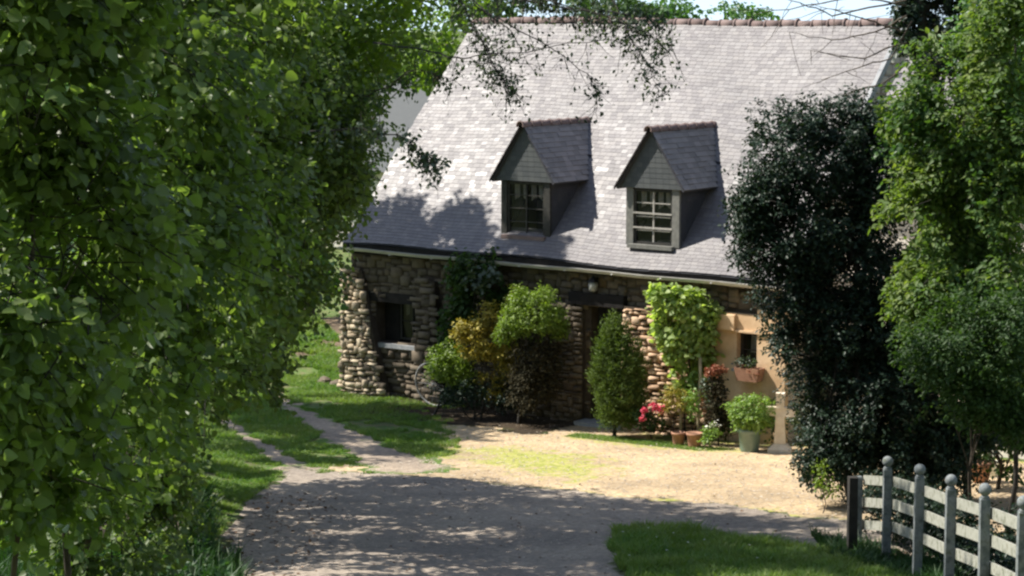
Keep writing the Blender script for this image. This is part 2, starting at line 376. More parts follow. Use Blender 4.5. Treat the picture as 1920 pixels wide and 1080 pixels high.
M['render'] = solid('orange lime render', [(.50, .33, .19), (.60, .42, .26), (.68, .51, .34)], 3, .92, .01, 12, .15)
M['cream'] = solid('cream wall render', [(.72, .64, .55), (.8, .74, .66)], 2, .9, .006, 15, .2)
M['tile'] = solid('clay ridge tile', [(.12, .085, .078), (.17, .12, .11), (.23, .175, .16)], 7, .8, .01, 25, .3, True)
M['zinc'] = solid('pale zinc', [(.42, .41, .38), (.6, .58, .54)], 4, .5, .002, 30, .5)
M['wood_d'] = solid('dark oak beam', [(.010, .009, .009), (.022, .019, .018)], 9, .8, .01, 30, .2)
M['door'] = solid('dark painted door', [(.006, .007, .010), (.014, .015, .02)], 9, .6, .004, 30, .3)
M['frame'] = solid('grey weathered frame', [(.12, .12, .11), (.2, .195, .175)], 14, .8, .004, 40, .3)
M['muntin'] = solid('pale glazing bar', [(.3, .28, .25), (.42, .4, .36)], 14, .7, .002, 40, .3)
M['dframe'] = solid('dark window frame', [(.02, .02, .018), (.05, .046, .04)], 14, .7, .002, 40, .3)
M['curtain'] = solid('net curtain', [(.34, .33, .31), (.55, .53, .5)], 25, .9, .01, 60, .1)
M['sillstone'] = solid('grey sill stone', [(.22, .23, .24), (.36, .36, .36)], 12, .85, .006, 40, .2)
M['granite'] = solid('pale granite', [(.58, .50, .38), (.68, .6, .48), (.76, .69, .57)], 9, .9, .008, 50, .2)
M['terra'] = solid('terracotta', [(.28, .14, .09), (.40, .22, .14)], 9, .8, .004, 50, .3)
M['glazed'] = solid('grey green glaze', [(.10, .16, .13), (.16, .22, .18)], 6, .35, .002, 30, .6)
M['paint'] = solid('peeling grey white paint', [(.07, .085, .08), (.135, .15, .155), (.20, .215, .215), (.11, .125, .09)], 13, .75, .004, 60, .3)
M['paint_rail'] = solid('weathered rail paint', [(.11, .12, .07), (.24, .24, .20), (.33, .33, .28), (.20, .19, .15)], 11, .8, .004, 50, .3)
M['iron'] = solid('dull steel', [(.16, .16, .16), (.32, .32, .31)], 20, .5, .001, 50, .5)
M['black'] = solid('black iron', [(.01, .01, .01), (.02, .02, .02)], 20, .5, 0, 50, .4)
M['lampglass'] = solid('frosted lamp glass', [(.25, .25, .23), (.4, .4, .38)], 20, .3, 0, 50, .5)
def glassmat():
    m, n, l, b = newmat('window glass'); b.inputs['Base Color'].default_value = (.012, .014, .016, 1); b.inputs['Roughness'].default_value = .08
    b.inputs['Specular IOR Level'].default_value = .6; b.inputs['Alpha'].default_value = .45; return m
M['glass'] = glassmat()

house = thing('stone_house', 'long stone farmhouse with steep grey slate roof and two slate dormers', 'house', O, -PSI)
L, WD, EZ, RZ, OV = 9.75, 4.01, 2.98, 7.25, .22
def roofz(b):   # flared foot
    t = max(0., min(1., (b+OV)/.7)); k = (RZ-EZ)/(WD+OV)
    return EZ+k*(b+OV)-.10*math.sin(math.pi*max(0, min(1, (b+OV)/1.6)))
def slates(name, mat, parent, u0, u1, f, tmax, expo=.09, wid=.13, skip=None, th=.0055, nrmv=(0, -.7, .7)):
    """f(u,t)->local point, t in metres up the slope; rows of separate slates, each a bent sheet with its front edge"""
    V = []; nv = np.array(nrmv, float); nv /= np.linalg.norm(nv); rows = int(tmax/expo)+1
    for r in range(rows):
        u = u0-random.uniform(0, wid)+(.5*wid if r % 2 else 0)
        while u < u1:
            ww = wid*random.uniform(.82, 1.18); a, b2 = max(u, u0), min(u+ww-.004, u1); u += ww
            if b2-a < .02: continue
            if skip and skip((a+b2)/2, r*expo): continue
            t0 = r*expo+random.uniform(-.006, .006); t1 = min(t0+expo*1.12, tmax+.01); lift = th*random.uniform(.85, 1.25); l2 = lift*random.uniform(.85, 1.15)
            p00, p10, p11, p01 = (np.array(f(*q)) for q in ((a, t0), (b2, t0), (b2, t1), (a, t1)))
            V += [p00-nv*.001, p10-nv*.001, p10+nv*l2, p00+nv*lift, p11+nv*.0005, p01+nv*.0005]
    return npmesh(name, np.array(V), 6, mat, parent, [(0, 1, 2, 3), (3, 2, 4, 5)])
SL = math.hypot(WD+OV, RZ-EZ)
def ff(u, t):
    b = -OV+t/SL*(WD+OV); sag = .035*math.sin(u*.55)+.02*math.sin(u*1.7+t); return (u, b, roofz(b)+sag*min(1, (RZ+.0-roofz(b))*.6+.3))
D_UC = (4.12, 6.92)
def in_dormer(u, t):
    b = -OV+t/SL*(WD+OV)
    return any(abs(u-c) < .5 for c in D_UC) and .25 < b < 1.5
slates('roof', M['slate'], house, -.06, L+.02, ff, SL, skip=in_dormer)
# under-roof slab (battens and felt) and back slope
mb = MB(); nU = 24; nT = 20
def slab(mb, g, th):
    vs = []
    for i in range(nU+1):
        for j in range(nT+1):
            u = -.04+(L+.04)*i/nU; p = np.array(g(u, SL*j/nT)); vs.append(p+np.array([0, 0, -.03]))
    fs = []
    for i in range(nU):
        for j in range(nT):
            if in_dormer(-.04+(L+.04)*(i+.5)/nU, SL*(j+.5)/nT): continue
            fs.append((i*(nT+1)+j, (i+1)*(nT+1)+j, (i+1)*(nT+1)+j+1, i*(nT+1)+j+1))
    mb.add(vs, fs)
slab(mb, ff, .03); mb.build('roof_boards', M['slate_k'], house)
slates('back_roof', M['slate'], house, -.06, L+.02, lambda u, t: (u, 2*WD+OV-t/SL*(WD+OV), EZ+t/SL*(RZ-EZ)), SL, .2, .3, nrmv=(0, .7, .7))
mb = MB(); mb.add([(-.04, WD, RZ-.03), (L, WD, RZ-.03), (L, 2*WD+OV, EZ-.03), (-.04, 2*WD+OV, EZ-.03)], [(0, 1, 2, 3)]); mb.build('back_roof_boards', M['slate_k'], house)
# ridge tiles: half rounds with a collar
mb = MB(); u = -.1; k = 0
def halfround(mb, u0, u1, r0, r1, y, z, n=8, ax='u'):
    vs = []
    for uu, r in ((u0, r0), (u1, r1), (u1, r1-.02), (u0, r0-.02)):
        for j in range(n+1):
            a = math.pi*(-.12+1.24*j/n)
            vs.append((uu, y+r*math.cos(a), z+r*math.sin(a)) if ax == 'u' else (y+r*math.cos(a), uu, z+r*math.sin(a)))
    fs = [(s*(n+1)+j, s*(n+1)+j+1, ((s+1) % 4)*(n+1)+j+1, ((s+1) % 4)*(n+1)+j) for s in range(4) for j in range(n)]
    mb.add(vs, fs)
while u < L:
    zz = RZ-.03+.012*math.sin(k*2.1)+.03*math.sin(u*.7)
    halfround(mb, u, u+.335, .088, .082, WD, zz); halfround(mb, u+.31, u+.35, .102, .102, WD, zz+.004); u += .335; k += 1
mb.build('ridge_tile', M['tile'], house, True)

def stonewall(mb, u0, u1, z0, z1, pro, holes=(), ch=(.07, .15), sw=(.12, .34), out=.045, ins=.012, flat=False, rag=0, wav=.045):
    z = z0
    while z < z1:
        h = min(random.uniform(*ch), z1-z+.02); u = u0-random.uniform(0, .1)
        while u < u1:
            ww = random.uniform(*sw); a, b2 = max(u, u0-rag*random.random()), min(u+ww, u1+rag*random.random()); u += ww
            if b2-a < .05: continue
            cu, cz = (a+b2)/2, z+h/2
            hit = [q for q in holes if q[0] < cu < q[1] and q[2] < cz < q[3]]
            if hit: continue
            for q in holes:
                if q[2] < cz < q[3]:
                    if a < q[0] < b2: b2 = q[0]-.003
                    if a < q[1] < b2: a = q[1]+.003
            if b2-a < .05: continue
            base = pro(cu, cz)
            if base is None: continue
            o = random.uniform(.2, 1)**1.5*out*(.3 if flat else 1)
            g = .008; j = lambda s=.014: random.uniform(-s, s)
            dz = wav*math.sin(cu*2.3+z*1.1)+wav*.7*math.sin(cu*5.9+2+z*3); h0 = h; h = h*(random.uniform(1.5, 1.9) if random.random() < .16 and z+2.1*h < z1 else random.uniform(.75, 1.15)); z += dz
            bk = [(a+g, base+.02, z+g), (b2-g, base+.02, z+g), (b2-g, base+.02, z+h-g), (a+g, base+.02, z+h-g)]
            i2 = ins+random.uniform(0, .02)
            fr = [(a+g+i2+j(), base-o+j(.02), z+g+i2*.6+j(.016)), (b2-g-i2+j(), base-o+j(.02), z+g+i2*.6+j(.016)), (b2-g-i2+j(.025), base-o+j(.025), z+h-g-i2*.6+j(.02)), (a+g+i2+j(.025), base-o+j(.025), z+h-g-i2*.6+j(.02))]
            md = [tuple(.45*p+.55*q for p, q in zip(s, t)) for s, t in zip(bk, fr)]
            md = [(m_[0]*.35+s[0]*.65, m_[1], m_[2]*.35+s[2]*.65) for m_, s in zip(md, bk)]
            mb.add(bk+md+fr, [(0, 1, 5, 4), (1, 2, 6, 5), (2, 3, 7, 6), (3, 0, 4, 7), (4, 5, 9, 8), (5, 6, 10, 9), (6, 7, 11, 10), (7, 4, 8, 11), (8, 9, 10, 11)])
            z -= dz; h = h0
        z += h
W1 = (.62, 1.66, 1.06, 1.98); DR = (5.72, 6.48, -.1, 2.16); W2 = (8.86, 9.26, 1.36, 1.98)
def pro(u, z):
    p = 0.
    if u < .32+.28*(2.45-z) and z < 2.46: p = -.13-.05*(2.4-z)
    elif 1.72 < u < 2.25+.1*(2-z) and z < 2.4: p = -.16-.04*(2.4-z)
    elif 4.9 < u < 5.6 and z < 2.1: p = -.10
    elif 6.5 < u < 7.5 and z < 2.25: p = -.14-.03*(2.2-z)
    return p
mb = MB()
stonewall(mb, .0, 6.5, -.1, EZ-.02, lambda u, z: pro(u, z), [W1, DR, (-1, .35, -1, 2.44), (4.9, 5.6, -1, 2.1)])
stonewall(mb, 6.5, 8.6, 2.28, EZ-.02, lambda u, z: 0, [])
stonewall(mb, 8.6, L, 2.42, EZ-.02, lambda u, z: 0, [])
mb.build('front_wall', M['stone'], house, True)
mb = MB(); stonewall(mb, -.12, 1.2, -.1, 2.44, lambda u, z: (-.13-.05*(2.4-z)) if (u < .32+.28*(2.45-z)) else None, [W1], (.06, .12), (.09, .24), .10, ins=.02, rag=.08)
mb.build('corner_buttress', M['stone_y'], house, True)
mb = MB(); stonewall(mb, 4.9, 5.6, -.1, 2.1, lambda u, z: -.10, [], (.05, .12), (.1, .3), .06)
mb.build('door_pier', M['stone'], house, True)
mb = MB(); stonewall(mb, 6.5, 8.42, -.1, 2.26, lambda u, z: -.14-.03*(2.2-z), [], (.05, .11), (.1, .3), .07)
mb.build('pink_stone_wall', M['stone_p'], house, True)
# mortar core, with openings left free
mb = MB(); T = .5
def core(u0, u1, z0, z1, y=0.0, y1=T): mb.box(u0, u1, y+.012, y1, z0, z1)
core(.0, W1[0], -.3, EZ+.02); core(W1[0]+.001, W1[1]-.001, -.3, W1[2]); core(W1[0]+.001, W1[1]-.001, W1[3], EZ+.02)
core(W1[1], DR[0], -.3, EZ+.02); core(DR[0]+.001, DR[1]-.001, DR[3], EZ+.02); core(DR[1], 8.42, -.3, EZ+.02)
core(8.421, W2[0], -.3, EZ+.02); core(W2[0]+.001, W2[1]-.001, -.3, W2[2]); core(W2[0]+.001, W2[1]-.001, W2[3], EZ+.02); core(W2[1], L-.01, -.3, EZ+.02)
# battered buttress core
for a, b_, p0, zt in ((-.10, .30, .28, 2.42),):
    mb.add([(a, .02, -.3), (1.08, .02, -.3), (1.08, -.22, -.3), (a, -.22, -.3), (a, .02, zt), (.34, .02, zt), (.34, -.10, zt), (a, -.10, zt)],
           [(0, 3, 2, 1), (4, 5, 6, 7), (0, 1, 5, 4), (1, 2, 6, 5), (2, 3, 7, 6), (3, 0, 4, 7)])
mb.box(1.74, 2.2, -.15, .0, -.3, 2.36); mb.box(4.92, 5.58, -.085, .0, -.3, 2.08); mb.box(6.52, 8.4, -.125, .0, -.3, 2.24)
mb.build('mortar_core', M['mortar'], house)
# left gable wall, right gable wall, back wall, floor inside
def gable(u, mat, name, outs):
    mbs = MB(); z = -.1
    while z < RZ-.15:
        h = random.uniform(.12, .24); k = (RZ-EZ)/(WD+OV)
        lo = .0 if z < EZ-.1 else -OV+(z+h-EZ)/k+.12; hi = 2*WD-lo; y = lo
        while y < hi-.08:
            ww = min(random.uniform(.2, .5), hi-y); o = random.uniform(.01, .05)*outs; g = .008
            bk = [(u, y+g, z+g), (u, y+ww-g, z+g), (u, y+ww-g, z+h-g), (u, y+g, z+h-g)]
            fr = [(u+o, p[1]+(.015 if i in (0, 3) else -.015), p[2]+(.012 if i < 2 else -.012)) for i, p in enumerate(bk)]
            mbs.add(bk+fr, [(0, 1, 5, 4), (1, 2, 6, 5), (2, 3, 7, 6), (3, 0, 4, 7), (4, 5, 6, 7)]); y += ww
        z += h
    mbs.build(name, mat, house)
    m2 = MB(); e = .01*outs; a, b_ = u-e, u-.45*outs
    prof = [(.03, -.3), (2*WD-.03, -.3), (2*WD-.03, EZ), (WD, RZ-.12), (.03, EZ)]
    m2.add([(a, *q) for q in prof]+[(b_, *q) for q in prof], [(0, 1, 2, 3, 4), (9, 8, 7, 6, 5)]+[(i, (i+1) % 5, 5+(i+1) % 5, 5+i) for i in range(5)])
    return m2.build(name+'_core', M['mortar_l'], house)
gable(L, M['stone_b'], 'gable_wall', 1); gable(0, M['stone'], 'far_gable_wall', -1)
mb = MB(); mb.box(.02, L-.02, 2*WD-.5, 2*WD-.04, -.3, EZ); mb.build('back_wall', M['mortar_l'], house)
mb = MB(); mb.box(.5, L-.5, .6, 2*WD-.6, -.2, .02); mb.box(.5, L-.5, 2.4, 2.5, .02, 2.9); mb.build('inside_floor', M['wood_d'], house)
# raking coping on the right verge
mb = MB(); k = (RZ-EZ)/(WD+OV); n_ = 14
for i in range(n_):
    b0, b1 = -OV+(WD+OV)*i/n_, -OV+(WD+OV)*(i+.97)/n_
    z0_, z1_ = roofz(b0), roofz(b1)
    mb.add([(L+.02, b0, z0_-.1), (L+.10, b0, z0_-.1), (L+.10, b0, z0_+.07), (L+.02, b0, z0_+.07), (L+.02, b1, z1_-.1), (L+.10, b1, z1_-.1), (L+.10, b1, z1_+.07), (L+.02, b1, z1_+.07)],
           [(0, 1, 2, 3), (7, 6, 5, 4), (3, 2, 6, 7), (0, 4, 5, 1), (1, 5, 6, 2), (0, 3, 7, 4)])
mb.build('verge_coping', M['sillstone'], house)
# orange rendered bay at the right, with ledge, and window 2
mb = MB(); y = -.13
mb.box(8.425, W2[0], y, 0, -.2, 2.30); mb.box(W2[1], L+.06, y, 0, -.2, 2.40); mb.box(W2[0]+.001, W2[1]-.001, y, 0, -.2, W2[2]-.04); mb.box(W2[0]+.001, W2[1]-.001, y, 0, W2[3], 2.30)
mb.build('rendered_wall', M['render'], house)
mb = MB(); mb.box(8.43, 8.84, y-.07, y+.02, 2.02, 2.28, .008); mb.box(8.45, 9.5, y-.035, y+.02, 1.985, 2.03, .004); mb.box(9.3, L+.05, y-.03, y+.02, 1.96, 2.0, .004); mb.build('stone_ledge', M['render'], house)
# fascia and gutter
mb = MB(); mb.box(-.06, L+.02, -OV+.03, -OV+.055, EZ-.20, EZ-.015); mb.box(-.06, L, -OV+.06, .02, EZ-.10, EZ-.08); mb.build('fascia', M['wood_d'], house)
mb = MB(); vs = []; n = 7; ns = 14
for i in range(ns+1):
    uu = -.15+(L+.25)*i/ns; zz = EZ-.09-.05*i/ns+.008*math.sin(i*1.7)
    for r in (.062, .056):
        for j in range(n): a = math.pi*(1+j/(n-1)); vs.append((uu, -OV-.045+r*math.cos(a), zz+r*math.sin(a)))
fs = []
for i in range(ns):
    for q in (0, n):
        for j in range(n-1): fs.append((i*2*n+q+j, (i+1)*2*n+q+j, (i+1)*2*n+q+j+1, i*2*n+q+j+1))
    fs.append((i*2*n, (i+1)*2*n, (i+1)*2*n+n, i*2*n+n)); fs.append((i*2*n+n-1, (i+1)*2*n+n-1, (i+1)*2*n+2*n-1, i*2*n+2*n-1))
mb.add(vs, fs)
for i in range(10): uu = .2+i*1.03; mb.box(uu, uu+.025, -OV-.115, -OV+.03, EZ-.17-.02*0, EZ-.155)
mb.build('gutter', M['zinc'], house, True)
# ground floor window at left
def frame_mb(mb, u0, u1, y, z0, z1, t=.045, d=.05, cols=2, rows=3, bt=.022, part='all'):
    if part in ('all', 'frame'):
        mb.box(u0, u0+t, y, y+d, z0, z1); mb.box(u1-t, u1, y, y+d, z0, z1); mb.box(u0+t, u1-t, y+.002, y+d-.002, z0, z0+t); mb.box(u0+t, u1-t, y+.002, y+d-.002, z1-t, z1)
    if part in ('all', 'bars'):
        for i in range(1, cols): c_ = u0+(u1-u0)*i/cols; mb.box(c_-bt, c_+bt, y+.004, y+d-.01, z0+t, z1-t)
        for i in range(1, rows): c_ = z0+(z1-z0)*i/rows; mb.box(u0+t, u1-t, y+.007, y+d-.014, c_-bt*.6, c_+bt*.6)
def window(parent, u0, u1, y, z0, z1, cols, rows, fm='dframe', bm='dframe', name='window', curt=True, part=None):
    a = MB(); frame_mb(a, u0, u1, y, z0, z1, part='frame', cols=cols, rows=rows)
    o = a.build(name, M[fm], parent) if part is None else a.build('window_frame', M[fm], parent)
    par = o if part is None else parent
    a = MB(); frame_mb(a, u0, u1, y, z0, z1, part='bars', cols=cols, rows=rows, bt=.014); a.build('glazing_bars', M[bm], par)
    a = MB(); a.add([(u0+.03, y+.03, z0+.03), (u1-.03, y+.03, z0+.03), (u1-.03, y+.03, z1-.03), (u0+.03, y+.03, z1-.03)], [(0, 1, 2, 3)]); a.build('pane', M['glass'], par)
    if curt:
        a = MB(); nn = 26; vs = []
        for i in range(nn+1):
            uu = u0+.04+(u1-u0-.08)*i/nn; yy = y+.10+.018*math.sin(i*1.9); q = abs((i/nn*2) % 1-.5)*2
            zb = z1-.08-(z1-z0)*(.20+.1*q); vs += [(uu, yy, z1-.04), (uu, yy+.01, zb)]
        fs = [(2*i, 2*i+2, 2*i+3, 2*i+1) for i in range(nn) if i % 6 not in (0, 1)]
        a.add(vs, fs); a.build('curtain', M['curtain'], par)
    return o
window(house, .98, 1.62, .30, 1.10, 1.84, 2, 2, 'dframe', 'dframe')
mb = MB(); mb.box(W1[0]-.1, W1[1]+.02, -.06, .36, W1[2]-.09, W1[2]-.005, .008); mb.build('window_sill', M['sillstone'], house)
mb = MB(); mb.box(W1[0]-.22, W1[1]+.12, -.03, .40, W1[3]-.12, W1[3]+.07, .008); mb.build('window_lintel', M['wood_d'], house)
mb = MB(); mb.box(.62, .98, .28, .34, 1.06, 1.9); mb.build('window_reveal', M['wood_d'], house)
mb = MB(); mb.box(5.30, 6.50, -.115, .15, 2.19, 2.41, .006); mb.build('door_lintel', M['wood_d'], house)
dr = MB()
for i in range(5): dr.box(DR[0]+.02+i*.146, DR[0]+.155+i*.146, .20, .25, .02, 2.15, .002)
dr = dr.build('front_door', M['door'], house)
a = MB(); a.tube([(5.85, .19, 1.0), (5.85, .16, 1.0), (5.95, .155, 1.0)], .012, 6); a.build('handle', M['iron'], dr)
a = MB(); a.box(5.6, 6.6, -.35, .2, -.02, .09, .01); a.build('door_step', M['sillstone'], house)
window(house, W2[0], W2[1], .02, W2[2], W2[3], 1, 2, 'dframe', 'dframe', curt=False)
a = MB(); a.add([(9.0, .11, 1.62), (9.15, .11, 1.62), (9.15, .13, 1.93), (9.0, .13, 1.93)], [(0, 1, 2, 3)]); a.build('curtain', M['curtain'], house)
a = MB(); a.box(W2[0]-.05, W2[1]+.05, -.22, .03, W2[2]-.045, W2[2]-.002, .004); a.build('window_sill', M['sillstone'], house)

# dormers
def dormer(c, fm):
    hw, z0, ze, za, yf = .56, roofz(.16)+.02, 4.44, 5.40, .16
    body = MB()
    def bz(z):     # depth where main roof reaches z
        return (z-EZ)/k-OV+.06
    bb = bz(ze)
    for s in (-1, 1):      # cheeks: rows of slates as a flat board with grooves kept in the material
        u_ = c+s*hw; iu = c+s*(hw-.05)
        body.add([(u_, yf+.05, z0-.1), (u_, bb+.1, ze-.0), (u_, yf+.05, ze), (iu, yf+.05, z0-.1), (iu, bb+.1, ze), (iu, yf+.05, ze)], [(0, 1, 2), (3, 5, 4), (0, 3, 4, 1), (1, 4, 5, 2), (2, 5, 3, 0)])
    body.box(c-hw+.06, c+hw-.06, 1.2, 1.25, z0, ze)
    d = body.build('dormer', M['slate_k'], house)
    # cheek slates
    for s in (-1, 1):
        V = []; zz = z0
        while zz < ze-.02:
            y_ = yf+.05
            yend = max(bz(zz)+.05, yf+.1)
            while y_ < yend:
                ww = .19*random.uniform(.85, 1.15); e = min(y_+ww-.004, yend); o_ = c+s*(hw+.008+random.uniform(0, .006)); z1 = min(zz+.13, ze)
                V += [(c+s*hw, y_, zz), (c+s*hw, e, zz), (o_, e, zz), (o_, y_, zz), (c+s*(hw+.002), e, z1), (c+s*(hw+.002), y_, z1)]; y_ += ww
            zz += .115
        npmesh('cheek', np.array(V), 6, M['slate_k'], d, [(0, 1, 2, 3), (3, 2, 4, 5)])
    # roof slopes
    rw = hw+.16; zs = ze-.10; sl_ = math.hypot(rw, za-zs)
    for s in (-1, 1):
        def f(v, t, s=s): q = t/sl_; return (c+s*(rw*(1-q)), v, zs+(za-zs)*q)
        V = []; nv = np.array([s*(za-zs), 0, rw])/sl_; r = 0; ex = .105
        while r*ex < sl_:
            t0 = r*ex; t1 = min(t0+ex*1.3, sl_); zc_ = zs+(za-zs)*t0/sl_; ye = bz(zc_)+.0
            v = yf-.10+(0 if r % 2 else -.0); first = True
            while v < ye:
                ww = .18*random.uniform(.8, 1.2)*(.5 if first and r % 2 else 1); first = False; e = min(v+ww-.004, ye); lf = random.uniform(.008, .02)
                p = [np.array(f(*q)) for q in ((v, t0), (e, t0), (e, t1), (v, t1))]
                V += [p[0], p[1], p[1]+nv*lf, p[0]+nv*lf, p[2]+nv*.003, p[3]+nv*.003]; v += ww
            r += 1
        npmesh('dormer_roof', np.array(V), 6, M['slate_d'], d, [(0, 1, 2, 3), (3, 2, 4, 5)])
        bd = MB(); e_ = bz(zs)+.05; e2 = bz(za)+.15
        bd.add([(c+s*rw, yf-.09, zs-.008), (c+s*rw, e_, zs-.008), (c, e2, za-.008), (c, yf-.09, za-.008)]+[(c+s*(rw-.03), yf-.09, zs-.035), (c+s*(rw-.03), e_, zs-.035), (c, e2, za-.04), (c, yf-.09, za-.04)],
               [(0, 1, 2, 3), (7, 6, 5, 4), (0, 4, 5, 1), (3, 7, 4, 0)]); bd.build('roof_boards', M['slate_k'], d)
        # barge board on the weather side
        if s > 0: continue
        bd = MB(); bd.add([(c+s*(rw+.02), yf-.125, zs-.045), (c, yf-.125, za-.03), (c, yf-.125, za+.03), (c+s*(rw+.02), yf-.125, zs+.01)]+[(c+s*(rw+.02), yf-.10, zs-.045), (c, yf-.10, za-.03), (c, yf-.10, za+.03), (c+s*(rw+.02), yf-.10, zs+.01)],
               [(0, 1, 2, 3), (7, 6, 5, 4), (0, 4, 5, 1), (2, 6, 7, 3), (0, 3, 7, 4)]); bd.build('barge_board', M['wood_d'], d)
    # slate hung gable: flush courses
    V = []; zz = zs; row = 0
    while zz < za-.05:
        z1 = min(zz+.092, za-.02); w0 = (rw-.02)*(za-zz)/(za-zs); w1 = (rw-.02)*(za-z1)/(za-zs); v = c-w0-(.06 if row % 2 else 0)
        while v < c+w0:
            e = v+.135; a0, a1 = max(v, c-w0), min(e, c+w0)-.004; b0_, b1_ = max(v, c-w1), min(e, c+w1)-.004; v = e
            if a1-a0 < .01: continue
            b0_ = min(b0_, c+w1); b1_ = max(b1_, b0_+.001); yy = yf-.036
            V += [(a0, yy-.003, zz), (a1, yy-.003, zz), (b1_, yy, z1-.003), (b0_, yy, z1-.003)]
        zz += .092; row += 1
    npmesh('gable', np.array(V), 4, M['slate_g'], d, [(0, 1, 2, 3)])
    bd = MB(); bd.add([(c-rw+.03, yf-.028, zs), (c+rw-.03, yf-.028, zs), (c, yf-.028, za-.03), (c-rw+.03, yf+.02, zs), (c+rw-.03, yf+.02, zs), (c, yf+.02, za-.03)], [(0, 1, 2), (5, 4, 3), (0, 3, 4, 1)])
    bd.build('gable_board', M['slate_k'], d)
    # posts, sill, window
    bd = MB(); pw = .15 if fm == 'frame' else .13
    bd.box(c-hw, c-hw+pw, yf, yf+.12, z0, ze-.1, .003); bd.build('side_post', M[fm], d); bd = MB(); bd.box(c+hw-pw, c+hw, yf, yf+.12, z0, ze-.1, .003); bd.build('side_post', M[fm], d)
    bd = MB(); bd.box(c-hw, c+hw, yf+.01, yf+.11, ze-.12, ze-.02); bd.build('head_board', M['wood_d'], d)
    bd = MB(); bd.box(c-hw+pw-.06, c+hw-pw+.06, yf-.10, yf+.12, z0-.05, z0+.02, .003); bd.build('dormer_sill', M['tile'] if fm == 'dframe' else M['frame'], d)
    window(d, c-hw+pw, c+hw-pw, yf+.03, z0+.02, ze-.12, 2, 4, 'dframe', 'muntin' if fm == 'frame' else 'dframe', part=True)
    if fm == 'frame':
        bd = MB()
        for q in (.27, .50): bd.box(c-hw+pw, c+hw-pw, yf-.005, yf+.02, z0+(ze-z0)*q, z0+(ze-z0)*q+.03, .002)
        bd.build('safety_rail', M['muntin'], d)
    # ridge tiles
    bd = MB(); v = yf-.16; e = bz(za)+.12
    while v < e: halfround(bd, v, min(v+.30, e), .075, .07, c, za-.03, 6, 'v'); halfround(bd, v-.01, v+.03, .088, .088, c, za-.03, 6, 'v'); v += .30
    bd.build('ridge_tile', M['tile'], d, True)
    return d
dormer(D_UC[0], 'dframe'); dormer(D_UC[1], 'frame')

# lamp over the door
lt = thing('wall_lantern', 'small frosted glass wall lantern above the dark door beam', 'lantern', H(5.86, -.14, 2.46), -PSI)
a = MB(); a.lathe([(.05, 0), (.075, .02), (.09, .13), (.06, .18)], (0, 0, 0), 8); a.build('glass', M['lampglass'], lt, True)
a = MB(); a.lathe([(.11, .17), (.1, .19), (.03, .26), (.01, .29)], (0, 0, 0), 8); a.box(-.02, .02, 0, .15, .20, .24); a.build('lantern_cap', M['black'], lt)

# annex wall to the right, seen through the trees
an = thing('cream_annex', 'pale rendered annex glimpsed through the trees at the right of the farmhouse', 'annex', H(10.15, .9, 0), -PSI)
a = MB(); a.box(0, 9, 0, .4, -.6, 4.3); a.box(8.6, 9, .401, 5, -.6, 4.3); a.box(0, .4, .401, 5, -.6, 4.3); a.build('wall', M['cream'], an)
slates('annex_roof', M['slate'], an, -.0, 9.2, lambda u, t: (u, -.2+t*.76, 4.28+t*.65), 3.6, .16, .24)
a = MB(); a.add([(0, -.2, 4.265), (9.2, -.2, 4.265), (9.2, 2.54, 6.605), (0, 2.54, 6.605)], [(0, 1, 2, 3)]); a.build('roof_boards', M['slate_k'], an)
a = MB(); a.box(3, 3.9, -.03, .02, .9, 2.1); a.build('shutter', M['frame'], an)

# distant neighbour house
nb = thing('distant_house', 'grey roofed house peeping out behind the left end of the farmhouse roof', 'house', (-4.6, 72, 0), -.5)
a = MB(); a.box(-4, 4, -3, 3, 0, 2.8); a.add([(-4, -3, 2.8), (-4, 3, 2.8), (-4, 0, 5.2), (4, -3, 2.8), (4, 3, 2.8), (4, 0, 5.2)], [(0, 1, 2), (5, 4, 3)]); a.build('wall', M['cream'], nb)
a = MB(); a.add([(-4.3, -3.4, 2.5), (4.3, -3.4, 2.5), (4.3, 0, 5.3), (-4.3, 0, 5.3), (-4.3, 3.4, 2.5), (4.3, 3.4, 2.5)], [(0, 1, 2, 3), (3, 2, 5, 4)]); a.build('roof', M['slate_g'], nb)
#@@PLANTS
# ------------------------------------------------------------------ hedgerow shrubs on the left
HG = 'shrubs of the lane hedge'
def gb(x, y): return np.array([x, y, float(zg(x, y))])
tree('hedge_shrub', 'nearest big leaved shrub filling the left edge of the picture', 'shrub', gb(-2.3, 9.5),
     [LB(60, 150, 190, 240, 9.5, .7), LB(170, 420, 170, 230, 9.8, .7), LB(40, 620, 200, 230, 9.3, .7), LB(120, -60, 230, 160, 9.5, .8), LB(60, 860, 180, 170, 9.6, .5)],
     .066, 160, 'leaf_near', .02, P(40, 0, 9.5), HG, per=7, sprig=.22, gap=.22, gs=1.6, stems=(.25, .004))
tree('hedge_shrub', 'broad leaved shrub next behind the nearest one, reaching to the middle of the leafy mass', 'shrub', gb(-3.2, 14),
     [LB(300, 130, 200, 230, 13.5, 1.0), LB(330, 430, 160, 240, 13.8, 1.0), LB(260, 680, 150, 200, 13.5, .9), LB(150, 850, 190, 160, 13.8, .7), LB(330, -80, 260, 160, 14, 1.1)],
     .07, 105, 'leaf_near', .03, P(250, 0, 14), HG, per=7, sprig=.25, gap=.22, gs=1.2, stems=(.25, .004))
